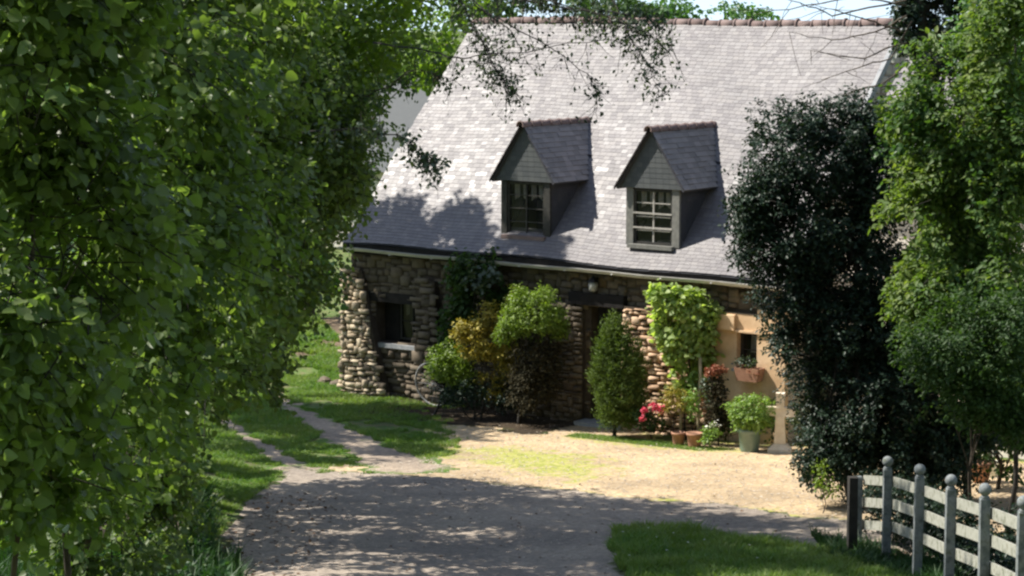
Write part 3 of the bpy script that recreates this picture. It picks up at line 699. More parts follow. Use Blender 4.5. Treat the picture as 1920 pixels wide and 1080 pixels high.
tree('hedge_shrub', 'dark leaved hedge shrub whose lowest leaves hang over the grass verge', 'shrub', gb(-3.9, 19),
     [LB(430, 150, 160, 220, 18.5, 1.2), LB(450, 400, 140, 220, 19, 1.2), LB(400, 640, 105, 150, 19, 1.0), LB(260, 800, 110, 110, 19, .9), LB(290, 900, 80, 90, 20, .6), LB(200, 1010, 150, 100, 19, .6), LB(480, -60, 220, 150, 19, 1.3), LB(200, 930, 170, 120, 19.5, .8)],
     .072, 80, 'leaf_near', .04, P(400, 50, 19), HG, per=7, sprig=.28, gap=.2, gs=1.0, stems=(.2, .005))
tree('hedge_shrub', 'farthest hedge shrub hanging over the left corner of the farmhouse', 'shrub', gb(-5.2, 27),
     [LB(590, 280, 120, 190, 26, 1.3), LB(625, 200, 90, 110, 25.5, 1.0), LB(560, 480, 85, 150, 26.5, 1.2), LB(480, 660, 75, 100, 27, 1.0), LB(425, 720, 50, 55, 27, .8), LB(640, 320, 60, 70, 26, .7), LB(310, 780, 80, 90, 27, .8), LB(320, 870, 45, 70, 25.5, .4), LB(330, 980, 60, 80, 24.6, .35), LB(345, 1060, 60, 50, 23.6, .35), LB(250, 1060, 100, 80, 22.5, .5)],
     .068, 72, 'leaf_near', .06, P(480, 120, 27), HG, per=7, sprig=.3, gap=.26, gs=1.0, stems=(.2, .006))
# tall lime whose upper leaves catch the sun, with long boughs over the roof
t = tree('lime_tree', 'tall lime tree with sunlit yellow green leaves at the top left', 'tree', gb(-6.4, 29),
     [LB(520, 60, 170, 130, 28, 1.6), LB(700, 60, 120, 90, 28.5, 1.4), LB(590, -60, 260, 110, 28.5, 2.0), LB(380, 0, 160, 150, 28, 1.6), LB(640, 170, 90, 60, 28, 1.0)],
     .08, 40, 'leaf_lime', .12, P(450, -200, 29), 'tall trees behind the hedge', per=7, sprig=.32, gap=.40, gs=1.0, nl=1)
def spray(t, pts_px, D, mat, leaf, dens, rad=.012, n=5, spread=.28, name='overhanging_branch'):
    b0 = np.array(t.location); mb = MB(); V = []
    pts = [P(x, y, D+dd)-b0 for x, y, dd in pts_px]
    path = []
    for a, b_ in zip(pts[:-1], pts[1:]): path += list(wiggle(a, b_, 5, .06))[:-1]
    path.append(pts[-1]); m_ = len(path)
    mb.tube(path, [rad*(1-.8*i/(m_-1)) for i in range(m_)], 5)
    for i in range(2, m_):
        for q in range(n):
            if random.random() > dens: continue
            s = path[i]; d = nrm(rnd(1))[0]*spread*random.uniform(.4, 1.1)+np.array([0, 0, -.12*random.random()])
            tw = wiggle(s, s+d, 3, .1); mb.tube(tw, [.004, .003, .0025, .002], 4)
            for z in range(random.randint(2, 6)):
                e = tw[random.randint(1, 3)]+rnd(1)[0]*.035
                V.append(leafverts(e[None], (rnd(1)*.8+np.array([[0, 0, -.7]])), rnd(1), np.array([leaf*random.uniform(.6, 1.2)]), .6))
    br = mb.build(name, M['darkbark'], t)
    npmesh('leaves', np.concatenate(V), 8, M[mat], br, LF)
spray(t, [(700, -60, 0), (860, -20, -1), (960, 50, -1.5), (1040, 95, -1.5), (1115, 150, -1.5), (1120, 200, -1.5)], 26, 'leaf_holly', .055, .5)
spray(t, [(800, -60, 0), (960, -10, -1), (1100, 20, -1.5), (1190, 50, -1.5), (1260, 90, -1.5)], 26, 'leaf_grey', .052, .9, n=10, spread=.36)
spray(t, [(1000, -50, 0), (1150, 0, -1), (1180, 70, -1.5), (1215, 120, -1.5), (1240, 180, -1.5)], 26, 'leaf_grey', .05, .7, n=7)
spray(t, [(900, -60, 0), (980, 0, -1), (1080, 18, -1.5), (1190, 30, -1.5), (1240, 40, -1.5)], 26.3, 'leaf_holly', .06, .9, n=9, spread=.25, rad=.02)
spray(t, [(840, -60, 0), (890, 10, -1), (960, 60, -1.5), (990, 120, -1.5)], 26.3, 'leaf_grey', .05, .6, n=5, spread=.25, rad=.012)
spray(t, [(760, -60, 0), (860, 0, -1), (900, 70, -1.5), (930, 130, -1.5), (960, 170, -1.5)], 26, 'leaf_grey', .052, 1, n=10, spread=.34)
spray(t, [(700, 80, 0), (800, 95, -1), (870, 110, -1.5), (920, 100, -1.5), (1100, 80, -1.5), (1180, 75, -1.5)], 26, 'leaf_grey', .05, .35, n=5)
spray(t, [(600, 180, 0), (690, 180, -1), (780, 130, -1.5), (850, 150, -1.5)], 26, 'leaf_deep', .055, .7, n=7)
spray(t, [(560, 250, 0), (680, 240, 0), (760, 260, -.5), (800, 300, -.5), (822, 318, -.5)], 24, 'leaf_grey', .065, .75, n=7, spread=.2)
# trees standing left of the house (they shade its lower left part and the track)
def shade(x, y, z, t): return (x+SUN.x*t, y+SUN.y*t, z+SUN.z*t)
def hs(u, b, z, t, r): p = H(u, b, z); return (shade(p[0], p[1], p[2], t), r)
tree('ash_tree', 'leafy tree on the far side of the hedge shading the left end of the farmhouse', 'tree', gb(-9.5, 42),
     [hs(.2, .1, 3.3, 9.5, (.8, .8, .38)), hs(1.3, .2, 3.4, 9.5, (.6, .7, .42)), hs(2.35, .35, 3.65, 9.6, (.36, .5, .62)), hs(3.0, .05, 3.2, 9.8, (.45, .5, .28)), hs(3.9, .15, 3.3, 9.9, (.4, .5, .26)), hs(4.8, .05, 3.15, 10, (.5, .5, .2)),
      hs(2.3, -.1, 1.9, 9, (.9, .8, .9)), hs(4.1, -.05, .8, 9, (.8, .6, .6)), hs(5.2, -.2, .9, 9.4, (.7, .6, .6)), hs(1.9, -1.5, 0, 8.8, (1.3, .9, .7)), hs(3.8, -2.2, 0, 9, (1.1, .7, .6)), hs(.0, -2.5, 0, 8, (1.5, 1.0, .9)), hs(1.6, -3.6, 0, 9, (1.2, .9, .6))],
     .12, 48, 'leaf_holly', .2, None, 'tall trees behind the hedge', per=8, sprig=.35, gap=.14, gs=2.2, inner=.2)
tree('walnut_tree', 'leafy tree between the two taller ones, shading the wheel tracks', 'tree', gb(-9.0, 37),
     [(shade(-2.6, 37.5, 0, 8.5), (1.2, 1.2, .8)), (shade(-3.8, 36, 0, 7.5), (1.0, 1.0, .8)), (shade(-1.8, 36.0, 0, 8.5), (.8, .8, .6)), (shade(-3.6, 39.5, 0, 8), (1.3, 1.2, .9)), (shade(-1.2, 37.6, 0, 8.5), (.9, .7, .5)), (shade(-3.2, 34.6, .3, 7.5), (1.1, .7, .6)), (shade(-4.4, 33, .4, 6.5), (.8, .7, .6)), (shade(-2.0, 39.2, 0, 8.5), (1.0, .9, .7))],
     .12, 26, 'leaf_far', .15, None, 'tall trees behind the hedge', per=8, sprig=.35, gap=.2, gs=1.2, inner=.3)
def ls(x, y, z=1., r=(1.2, 1.3, 1.0), X=-3.9): return (shade(x, y, z, (x-X)/.618), r)
tree('oak_tree', 'tall tree rising out of the hedge at the bend and shading the road', 'tree', gb(-4.6, 29),
     [ls(-1.6, 31.4, .7), ls(-.2, 30.6, .8), ls(1.2, 29.4, .8), ls(2.2, 28.0, .9), ls(.3, 28.4, .9), ls(-1.2, 28.6, .9), ls(1.6, 26.6, 1.0), (shade(-2.9, 28.2, .8, 3.2), (1.0, 1.6, .7)), (shade(-3.2, 25.4, 1.0, 3.4), (.9, 1.5, .7)), (shade(-2.6, 31.6, .6, 5), (1.2, .9, .8)), (shade(-2.3, 30.0, .7, 5), (1.0, .9, .8)), (shade(-3.8, 30.6, .8, 4), (.9, 1.0, .6)), (shade(-1.4, 32.2, .5, 6), (1.0, .5, .4)), ls(3.3, 26.4, 1.0, (1.0, 1.0, .8))],
     .12, 24, 'leaf_far', .2, None, 'tall trees behind the hedge', per=8, sprig=.4, gap=.26, gs=1.1, inner=.3)
tree('oak_tree', 'tall tree above the near part of the hedge, shading the fence corner', 'tree', gb(-4.4, 23),
     [ls(0, 26.0, 1.0), ls(-1.4, 25.6, 1.0), ls(.6, 24, 1.1), ls(2.4, 24.6, 1.1), ls(4.0, 24.6, 1.1, (1, 1, .8)), ls(-1, 23, 1.2), ls(1.6, 22.2, 1.3), ls(3.4, 22.2, 1.5)],
     .12, 24, 'leaf_far', .2, None, 'tall trees behind the hedge', per=8, sprig=.4, gap=.26, gs=1.1, inner=.3)

# ------------------------------------------------------------------ background trees
BG = 'trees behind the farmhouse'
for i, (lab, x, y, lobes, mat) in enumerate([
    ('bright green tree rising just left of the farmhouse ridge', -3.0, 58, [LB(820, 80, 70, 90, 56, 2), LB(835, 150, 40, 55, 56, 2), LB(860, 20, 60, 50, 56, 2)], 'leaf_lime'),
    ('dark green tree behind the hedge, filling the gap beside the distant grey roof', -5.8, 62, [LB(720, 60, 90, 110, 60, 2), LB(660, 160, 60, 90, 60, 2), LB(750, 110, 50, 45, 60, 1.5), LB(640, 330, 60, 80, 60, 2)], 'leaf_deep'),
    ('yellowish bush showing at the left foot of the farmhouse roof', -5.0, 55, [LB(640, 380, 40, 50, 53, 1.2), LB(600, 440, 60, 80, 53, 1.4), LB(590, 510, 50, 50, 53, 1.2)], 'leaf_lime'),
    ('dark leafy tree top above the left part of the ridge', -.5, 62, [LB(930, 10, 70, 35, 60, 2), LB(1000, -25, 60, 30, 60, 2)], 'leaf_deep'),
    ('dark tree top above the middle of the ridge beside a bare trunk', 3, 66, [LB(1130, 5, 70, 30, 64, 2), LB(1180, 15, 60, 25, 64, 2)], 'leaf_deep'),
    ('light green tree top above the ridge between two darker ones', 5.5, 78, [LB(1270, 20, 70, 22, 76, 2), LB(1240, 25, 40, 18, 76, 2)], 'leaf_far'),
    ('small round tree top far behind the right part of the ridge', 8.5, 86, [LB(1385, 22, 38, 16, 84, 1.8), LB(1430, 27, 30, 8, 84, 1.8)], 'leaf_far')]):
    D = lobes[0][0][1]
    tree('broadleaf_tree', lab, 'tree', gb(x, D), lobes, .16, 7, mat, .16, None, BG, per=7, sprig=.5, gap=.25, gs=.6, inner=.5)
for i in range(6):
    x0 = 470+i*45
    tree('garden_shrub', ['clipped shrub on the far back hedge, %s' % q for q in ('first from the left', 'second from the left', 'third from the left', 'fourth from the left', 'next to last', 'last before the farmhouse corner')][i], 'shrub', gb((x0-960)/FPX*66, 66),
         [LB(x0, 530, 34, 40, 66, .9), LB(x0+10, 560, 34, 30, 66, .9)], .14, 8, 'leaf_far' if i % 2 else 'leaf_deep', .06, None, 'shrubs of the back hedge', per=7, sprig=.3)
tk = tree('bare_trunk_tree', 'straight dark trunk standing above the ridge, its crown out of the picture', 'tree', gb(1.8, 70), [LB(1060, -190, 120, 90, 70, 1.8)], .16, 5, 'leaf_deep', .3, P(1070, -150, 70), per=7, sprig=.5)

# ------------------------------------------------------------------ right side
hb = gb(4.75, 29.3)
tree('holly_tree', 'dark glossy leaved holly in front of the right end of the farmhouse', 'tree', hb,
     [LB(1500, 290, 110, 115, 30, .7), LB(1640, 330, 80, 120, 30.2, .7), LB(1420, 400, 60, 60, 30, .6), LB(1430, 470, 60, 60, 30, .6), LB(1640, 640, 90, 130, 29.9, .7, .8), LB(1600, 500, 100, 90, 30, .7, .6), LB(1440, 370, 80, 75, 30, .7), LB(1590, 260, 85, 85, 30.2, .7), LB(1520, 430, 120, 90, 30, .8), LB(1600, 420, 90, 120, 30.4, .7, .45), LB(1500, 560, 90, 90, 30, .7), LB(1590, 620, 100, 120, 30, .8, .8),
      LB(1545, 720, 75, 100, 30, .7, .9), LB(1600, 850, 90, 90, 29.8, .7), LB(1760, 830, 100, 90, 29.7, .6), LB(1840, 800, 80, 60, 29.7, .5), LB(1700, 700, 80, 100, 29.8, .6), LB(1640, 230, 70, 60, 30.1, .5), LB(1650, 760, 90, 120, 29.6, .8), LB(1560, 820, 60, 75, 29.6, .6), LB(1680, 560, 80, 140, 30.4, .8, .5), LB(1480, 650, 40, 50, 29.8, .4, .7), LB(1520, 875, 30, 35, 29.4, .3, .8), LB(1720, 860, 110, 90, 29.6, .7)],
     .055, 190, 'leaf_holly', .07, P(1620, 260, 30), None, bark='darkbark', per=8, sprig=.2, gap=.27, gs=2.2, wr=.65, inner=.3, stems=(.12, .004))
tree('laurel_sapling', 'fresh light green sprig low at the left foot of the dark holly', 'shrub', G(1545, 965), [LB(1535, 890, 22, 30, 29, .2), LB(1555, 915, 16, 20, 29, .2)], .05, 60, 'leaf_ball', .012, None, None, per=6, sprig=.1, wr=.5)
tree('robinia_tree', 'yellow green tree at the right edge with sunlit feathery leaves', 'tree', gb(6.2, 27),
     [LB(1790, 230, 100, 120, 26.5, .8), LB(1700, 420, 50, 70, 26.5, .6), LB(1720, 560, 55, 80, 26.5, .6), LB(1890, 300, 90, 120, 26.4, .9), LB(1870, 660, 110, 100, 26.4, .8), LB(1740, 120, 50, 60, 26.7, .5, .5), LB(1870, 120, 90, 120, 26.5, .9), LB(1700, 200, 55, 70, 26.5, .6), LB(1830, 380, 110, 130, 26.3, .9), LB(1760, 430, 80, 120, 26.5, .8), LB(1890, 520, 90, 150, 26.2, .9), LB(1790, 560, 100, 100, 26.3, .8), LB(1900, 20, 80, 90, 26.5, .8), LB(1730, 330, 50, 60, 26.6, .5)],
     .08, 95, 'leaf_ash', .035, P(1900, 0, 27), None, bark='darkbark', per=8, sprig=.24, gap=.32, gs=1.4, wr=.6, inner=.4, stems=(.15, .004))
tree('elder_tree', 'dark green tree behind the yellow green one at the right edge', 'tree', gb(6.4, 30),
     [LB(1760, 330, 90, 130, 29.5, .6), LB(1850, 480, 110, 170, 29.5, .7), LB(1740, 560, 80, 130, 29.6, .6), LB(1900, 250, 90, 160, 29.5, .7), LB(1880, 80, 100, 120, 29.5, .7), LB(1800, 730, 110, 80, 29.5, .6, .7), LB(1700, 250, 60, 90, 29.7, .5), LB(1830, 620, 100, 110, 29.5, .6)],
     .075, 85, 'leaf_far', .06, P(1880, 0, 30), None, per=8, sprig=.25, gap=.2, gs=1.5, wr=.6, inner=.4)
tree('yew_tree', 'dark soft foliaged yew bough hanging over the fence at the right', 'tree', gb(5.6, 25.5),
     [LB(1760, 660, 90, 75, 24.5, .5), LB(1860, 700, 90, 80, 24.5, .5), LB(1800, 600, 80, 50, 24.7, .5), LB(1900, 620, 60, 80, 24.5, .5), LB(1850, 760, 75, 45, 24.6, .45), LB(1910, 790, 50, 45, 24.6, .4)],
     .06, 190, 'leaf_deep', .03, P(1840, 640, 24.7), None, per=8, sprig=.2, gap=.2, gs=2, wr=.5, inner=.4)
it = tree('ivy_clad_tree', 'tall ivy clad trunk with bare twigs at the top right', 'tree', gb(6.3, 34),
     [LB(1715, -20, 40, 60, 34, .4), LB(1790, 60, 60, 60, 34, .5), LB(1740, 110, 50, 40, 34, .4), LB(1830, 150, 40, 50, 34, .4), LB(1800, -40, 90, 60, 34, .7), LB(1700, 60, 22, 80, 34, .3)],
     .075, 100, 'leaf_holly', .2, P(1715, -120, 34), None, bark='darkbark', per=7, sprig=.22, gap=.3, gs=1.6, wr=.8)
mb = MB(); b0 = np.array(it.location)
for pts in ([(1700, 30), (1640, 60), (1560, 75), (1480, 60)], [(1700, 10), (1600, -5), (1480, 18), (1380, 20)], [(1710, 40), (1670, 110), (1600, 130), (1540, 150)], [(1700, 0), (1560, 30), (1500, 5), (1440, -10)], [(1690, 60), (1640, 40), (1570, 20), (1530, 10)], [(1700, 80), (1620, 110), (1520, 95)], [(1700, 120), (1650, 160), (1600, 170), (1560, 200)]):
    q = [P(x, y, 33.5)-b0 for x, y in pts]; pa = []
    for a, b_ in zip(q[:-1], q[1:]): pa += list(wiggle(a, b_, 4, .07))[:-1]
    pa.append(q[-1]); mb.tube(pa, [.016*(1-.75*i/(len(pa)-1)) for i in range(len(pa))], 4)
    for i in range(3, len(pa)):
        if random.random() < .6: mb.tube(wiggle(pa[i], pa[i]+rnd(1)[0]*.25, 3, .1), [.006, .005, .004, .003], 4)
mb.build('bare_twigs', M['bark'], it)
tree('privet_hedge', 'low dark hedge growing just behind the weathered fence', 'hedge', gb(5.6, 24.8),
     [LB(1680, 960, 70, 80, 26.6, .35), LB(1760, 1000, 80, 80, 25, .35), LB(1850, 1030, 90, 80, 23.5, .35), LB(1920, 1060, 80, 80, 22.5, .35), LB(1640, 930, 40, 45, 27.2, .3, .6), LB(1720, 960, 60, 70, 26, .35), LB(1800, 990, 60, 70, 24.4, .35), LB(1880, 1010, 60, 70, 23, .35)],
     .05, 110, 'leaf_holly', .05, None, None, bark='darkbark', per=8, sprig=.16, gap=.15, wr=.6, inner=.2)
tree('hydrangea_bush', 'loose dull green bush beyond the fence at the right edge', 'shrub', gb(7.2, 31.5),
     [LB(1900, 850, 60, 60, 31.5, .4, .7), LB(1870, 800, 50, 45, 31.5, .4, .6), LB(1820, 790, 50, 60, 31.5, .4, .6), LB(1910, 760, 50, 60, 31.5, .4, .9), LB(1860, 740, 60, 60, 31.5, .4, .9), LB(1850, 800, 80, 50, 30.5, .4, 1.5), LB(1920, 790, 60, 70, 30.5, .4, 1.5), LB(1790, 850, 60, 50, 30.5, .4, 1.3), LB(1780, 760, 50, 60, 31.5, .4, .9)], .08, 34, 'leaf_deep', .04, None, None, per=7, sprig=.2, gap=.3, gs=2)

# ------------------------------------------------------------------ fence
fn = thing('paddock_fence', 'weathered grey white three rail fence with ball topped posts at the lower right', 'fence', (4.4, 25.2, 1.0))
b0 = np.array(fn.location)
PX = [(1612, 26.5, .98, False), (1665, 25.2, 1.12, True), (1723, 23.75, 1.14, True), (1783, 22.35, 1.14, True), (1849, 20.9, 1.16, True), (1921, 19.5, 1.16, True), (2000, 18.1, 1.16, True)]
tops = [P(1612, 893, 26.5), P(1665, 877, 25.2), P(1723, 893, 23.75), P(1783, 914, 22.35), P(1849, 932, 20.9), P(1919, 957, 19.5), P(2000, 985, 18.1)]
POSTS = []
for i, tp in enumerate(tops):
    gz = float(zg(tp[0], tp[1])); a = MB(); wv = .047 if i else .04
    x, y, z = tp-b0; lean = random.uniform(-.012, .012); zb = gz-.25-b0[2]
    vs = []
    for zz, s_ in ((zb, 1), (z-.02, 1), (z, .8)):
        for dx, dy in ((-1, -1), (1, -1), (1, 1), (-1, 1)): vs.append((x+dx*wv*s_+lean*(zz-zb), y+dy*wv*s_, zz))
    a.add(vs, [(0, 1, 5, 4), (1, 2, 6, 5), (2, 3, 7, 6), (3, 0, 4, 7), (4, 5, 9, 8), (5, 6, 10, 9), (6, 7, 11, 10), (7, 4, 8, 11), (8, 9, 10, 11)])
    po = a.build('post', M['paint'], fn); POSTS.append((x, y, z))
    if i:
        a = MB(); r = .064; pr = [(.035, -.01), (.05, .0), (.034, .015)]+[(r*math.sin(q), .015+r*.95-r*math.cos(q)) for q in np.linspace(.5, 3.1, 9)]
        a.lathe(pr, (x+lean*(z-zb), y, z), 14); a.build('finial', M['paint'], po, True)
for i in range(len(POSTS)-1):
    p, q = np.array(POSTS[i]), np.array(POSTS[i+1])
    for kk, dz in enumerate((.14, .41, .68)):
        zp = tops[i][2]-dz-b0[2]-(.02 if i else -.10+.0); zq = tops[i+1][2]-dz-b0[2]-.02
        if i == 0: zp = tops[0][2]-b0[2]-(.05, .33, .62)[kk]
        a = MB(); P0 = np.array([p[0]+.062, p[1]+.03, zp]); P1 = np.array([q[0]+.062, q[1]-.03, zq])
        if i == 0 and kk > 0: P0 = P0+(P0-P1)*.16
        if i: P0 = P0+np.array([.0, -.045, 0])
        c = (P0+P1)/2; d = (P1-P0)/2; a.obox(c, d, np.array([.011, 0, 0]), np.array([0, 0, .058])); a.build('rail', M['paint_rail'], fn)
    if i in (2, 3, 4):
        for s_ in (.55,):
            c = p+(q-p)*s_
gpz = G(1597, 1045)
a = MB(); a.box(-.055, .055, -.055, .055, -.3, .98, .006); o = a.build('gate_post', M['darkbark'], None); o.location = gpz
tag(o, 'short dark wooden post just left of the end of the weathered fence', 'post')

# ------------------------------------------------------------------ plants and things along the house front
def plant(name, label, cat, base, parts, r=.03, group=None, bark='darkbark', trunk_=True):
    """parts: (child name, material, lobes in pixels, leaf, density, options)"""
    base = np.array(base, float); t = thing(name, label, cat, base, 0, group)
    al = []
    for nm, mat, D, lobes, leaf, dens, kw in parts:
        lb = []
        for q in lobes:
            c, rr, k_ = LB(*q[:4], D, q[4]); lb.append((tuple(c-base), rr, 1))
        al += lb
        for grp in ([[q] for q in lb] if nm in ('bloom', 'pale_tips') else [lb]): foliage(nm, M[mat], t, grp, leaf, dens, **kw)
    if trunk_: trunk(t, np.zeros(3), np.array(al[0][0])*.8, r, al, bark, .5, name='stem')
    return t
def dep(px, b): return float(HP(px, 600, b)[1])
plant('climbing_rose', 'dark green climber on the wall under the gutter, left of the door', 'climber', H(3.1, -.25, 0),
      [('foliage', 'leaf_deep', dep(900, -.35), [(905, 525, 62, 55, .25), (865, 510, 30, 35, .2), (935, 560, 45, 45, .22), (880, 570, 40, 40, .2), (850, 620, 28, 50, .2)], .085, 95, dict(per=6, sprig=.2, gap=.2, gs=2.5, inner=.3)),
       ('pale_tips', 'leaf_grey', dep(900, -.7), [(895, 525, 34, 26, .1), (925, 515, 22, 20, .1)], .08, 22, dict(per=5, sprig=.15, inner=.5))], .03)
plant('topiary_bush', 'bush with a rounded bright green head above a dark bare body, left of the door', 'bush', H(4.7, -.95, 0),
      [('green_head', 'leaf_ball', dep(1000, -.95), [(1000, 590, 58, 44, .42), (965, 600, 30, 34, .3), (1035, 600, 28, 32, .3), (975, 555, 16, 22, .2), (1020, 552, 20, 18, .2), (945, 625, 18, 24, .2), (1052, 618, 14, 20, .2)], .05, 190, dict(per=7, sprig=.12, wr=.5, inner=.55)),
       ('dark_body', 'leaf_dead', dep(1000, -.95), [(1000, 680, 50, 70, .38), (985, 735, 38, 45, .32), (1035, 690, 24, 70, .25)], .06, 120, dict(per=7, sprig=.15, wr=.5, inner=.3))], .05)
plant('golden_shrub', 'golden yellow leaved shrub in the middle of the bushes by the wall', 'shrub', H(3.9, -1.0, 0),
      [('foliage', 'leaf_gold', dep(900, -1.0), [(925, 600, 40, 34, .25), (895, 640, 40, 34, .25), (920, 655, 36, 26, .25), (955, 660, 22, 50, .2), (965, 560, 12, 26, .1), (870, 620, 22, 22, .15), (925, 720, 30, 35, .2)], .055, 190, dict(per=7, sprig=.16, gap=.2, gs=3, wr=.6, inner=.3))], .03)
plant('laurel_bush', 'rounded green bush at the left end of the bushes by the wall', 'bush', H(2.9, -1.15, 0),
      [('foliage', 'leaf_ball', dep(845, -1.15), [(845, 680, 42, 42, .38), (825, 690, 26, 30, .3), (865, 705, 28, 30, .28)], .05, 150, dict(per=7, sprig=.13, wr=.6, inner=.5))], .03)
plant('fuchsia_bush', 'low dark bush in the shade beneath the golden shrub', 'bush', H(3.8, -1.1, 0),
      [('foliage', 'leaf_holly', dep(910, -.9), [(900, 735, 60, 32, .35), (960, 740, 50, 36, .35), (850, 740, 40, 22, .3)], .05, 110, dict(per=7, sprig=.13, wr=.6, inner=.3))], .03)
plant('conifer_bush', 'tall pointed conifer standing in front of the door', 'conifer', H(6.9, -1.0, 0),
      [('foliage', 'leaf_con', dep(1160, -1.0), [(1162, 722, 53, 66, .48), (1158, 685, 47, 56, .42), (1152, 645, 34, 40, .3), (1149, 614, 18, 26, .15), (1130, 700, 24, 30, .25), (1190, 690, 22, 34, .25), (1140, 655, 20, 22, .2), (1165, 755, 50, 42, .42), (1160, 785, 40, 20, .35)], .06, 260, dict(per=7, sprig=.14, wr=.28, inner=.7, upn=.2, droop=-.5))], .05)
plant('climbing_vine', 'pale green vine on two stakes against the pink stone wall', 'vine', H(8.15, -.6, 0),
      [('foliage', 'leaf_vine', dep(1285, -.5), [(1285, 575, 52, 34, .22), (1250, 560, 28, 24, .15), (1310, 620, 42, 44, .22), (1265, 640, 30, 44, .2), (1300, 670, 40, 30, .2), (1335, 590, 20, 20, .12), (1282, 705, 26, 34, .12), (1240, 600, 20, 40, .12), (1230, 545, 14, 12, .1)], .095, 120, dict(per=6, sprig=.18, gap=.12, gs=3, inner=.4, wr=.95)),
       ('lower_leaves', 'leaf_box', dep(1300, -.55), [(1296, 720, 16, 40, .12)], .07, 60, dict(per=6, sprig=.12))], .02)
for px, lab in ((1277, 'pale wooden stake under the left half of the vine'), (1309, 'pale wooden stake under the right half of the vine')):
    q = HP(px, 790, -.55); q[2] = 0; a = MB(); a.tube(wiggle((0, 0, -.1), (0.02, 0, 1.55), 5, .02), .028, 7); o = a.build('wooden_stake', solid('pale stake', [(.3, .25, .16), (.46, .4, .28)], 9, .8) if px == 1277 else bpy.data.materials['pale stake'], None, True)
    o.location = q; tag(o, lab, 'stake', 'stakes holding up the vine')
plant('golden_bush', 'small golden bush at the foot of the vine', 'bush', HP(1265, 800, -.9)*[1, 1, 0],
      [('foliage', 'leaf_gold', dep(1265, -.95), [(1265, 742, 26, 26, .2), (1285, 760, 16, 18, .15), (1250, 765, 14, 14, .12)], .05, 120, dict(per=6, sprig=.14, wr=.45, inner=.3))], .015)
plant('hosta_plant', 'small fresh green plant right of the golden bush', 'plant', HP(1298, 800, -.9)*[1, 1, 0],
      [('foliage', 'leaf_box', dep(1298, -.9), [(1298, 748, 16, 26, .14), (1300, 775, 14, 14, .12)], .05, 110, dict(per=6, sprig=.1, wr=.6, inner=.3))], .012)
plant('pink_rose', 'low rose with bright pink blooms beside the conifer', 'rose', HP(1222, 805, -1.0)*[1, 1, 0],
      [('foliage', 'leaf_deep', dep(1222, -1.0), [(1222, 790, 34, 18, .2), (1205, 775, 18, 18, .14)], .05, 110, dict(per=6, sprig=.1, inner=.3)),
       ('bloom', 'fl_pink', dep(1230, -1.2), [(1235, 766, 10, 8, .06), (1208, 770, 7, 7, .05), (1222, 758, 5, 4, .04), (1202, 785, 4, 4, .03)], .035, 260, dict(per=6, sprig=.05, wr=1, inner=.1))], .01)
plant('pelargonium_bush', 'dark narrow bush topped with orange red flowers', 'bush', HP(1345, 820, -.8)*[1, 1, 0],
      [('foliage', 'leaf_dead', dep(1345, -.8), [(1345, 745, 22, 55, .2), (1345, 790, 24, 30, .2)], .05, 150, dict(per=7, sprig=.12, inner=.3)),
       ('side_leaves', 'leaf_grey', dep(1328, -.85), [(1328, 730, 9, 40, .1)], .05, 90, dict(per=6, sprig=.1)),
       ('bloom', 'fl_red', dep(1342, -.85), [(1345, 693, 17, 9, .12), (1330, 698, 10, 7, .1)], .045, 260, dict(per=6, sprig=.06, wr=1, inner=.1))], .02)
plant('daisy_plant', 'low pale leaved plant with white flowers by the terracotta pots', 'plant', HP(1335, 830, -1.15)*[1, 1, 0],
      [('foliage', 'leaf_box', dep(1335, -1.15), [(1335, 810, 20, 14, .15), (1322, 822, 14, 8, .12)], .045, 110, dict(per=6, sprig=.08, inner=.3)),
       ('bloom', 'fl_white', dep(1335, -1.2), [(1338, 796, 16, 7, .1)], .03, 60, dict(per=3, sprig=.05, wr=1, inner=.1))], .008)
plant('pale_shrub', 'sunny pale green shrub behind the granite cross', 'shrub', HP(1500, 830, -.5)*[1, 1, 0],
      [('foliage', 'leaf_grey', dep(1500, -.4), [(1505, 780, 30, 45, .25), (1460, 800, 22, 24, .15), (1530, 740, 25, 50, .2)], .05, 110, dict(per=6, sprig=.12, inner=.3, gap=.2, gs=3))], .012)
plant('ground_ivy', 'dark leaves low behind the potted box bush', 'plant', HP(1368, 825, -.6)*[1, 1, 0],
      [('foliage', 'leaf_deep', dep(1368, -.6), [(1365, 800, 18, 30, .15), (1450, 790, 16, 40, .15)], .05, 90, dict(per=6, sprig=.1, inner=.3))], .01)
def pot(name, label, px, py, b, w, h, mat, group=None, hb=True):
    q = HP(px, py, b); q[2] = float(zg(q[0], q[1])); s = q[1]/FPX; r = w*s/2; hh = h*s
    t = thing(name, label, 'pot', q, 0, group)
    a = MB(); a.lathe([(r*.72, 0), (r*.78, hh*.1), (r*.95, hh*.82), (r*1.06, hh*.84), (r*1.08, hh), (r*.94, hh), (r*.9, hh*.85)], (0, 0, 0), 18); a.build('body', M[mat], t, True)
    a = MB(); a.lathe([(r*.9, hh*.86), (r*.2, hh*.9)], (0, 0, 0), 14); a.build('earth', M['soil'], t); return q, r, hh
q, r, hh = pot('glazed_pot', 'grey green glazed pot holding the round box bush', 1405, 840, -1.0, 46, 46, 'glazed')
bx = thing('box_bush', 'round clipped box bush growing in the grey green pot', 'bush', q+np.array([0, 0, hh*.9]))
foliage('foliage', M['leaf_box'], bx, [((0, 0, .30), (.38, .36, .30), 1), ((.05, 0, .18), (.3, .3, .2), 1)], .045, 300, per=6, sprig=.08, wr=.8, inner=.7)
a = MB(); a.tube([(0, 0, -.1), (0, 0, .25)], .02, 6); a.build('stem', M['bark'], bx)
pot('terracotta_pot', 'squat terracotta pot below the golden bush', 1272, 806, -1.1, 26, 26, 'terra', 'terracotta pots by the vine')
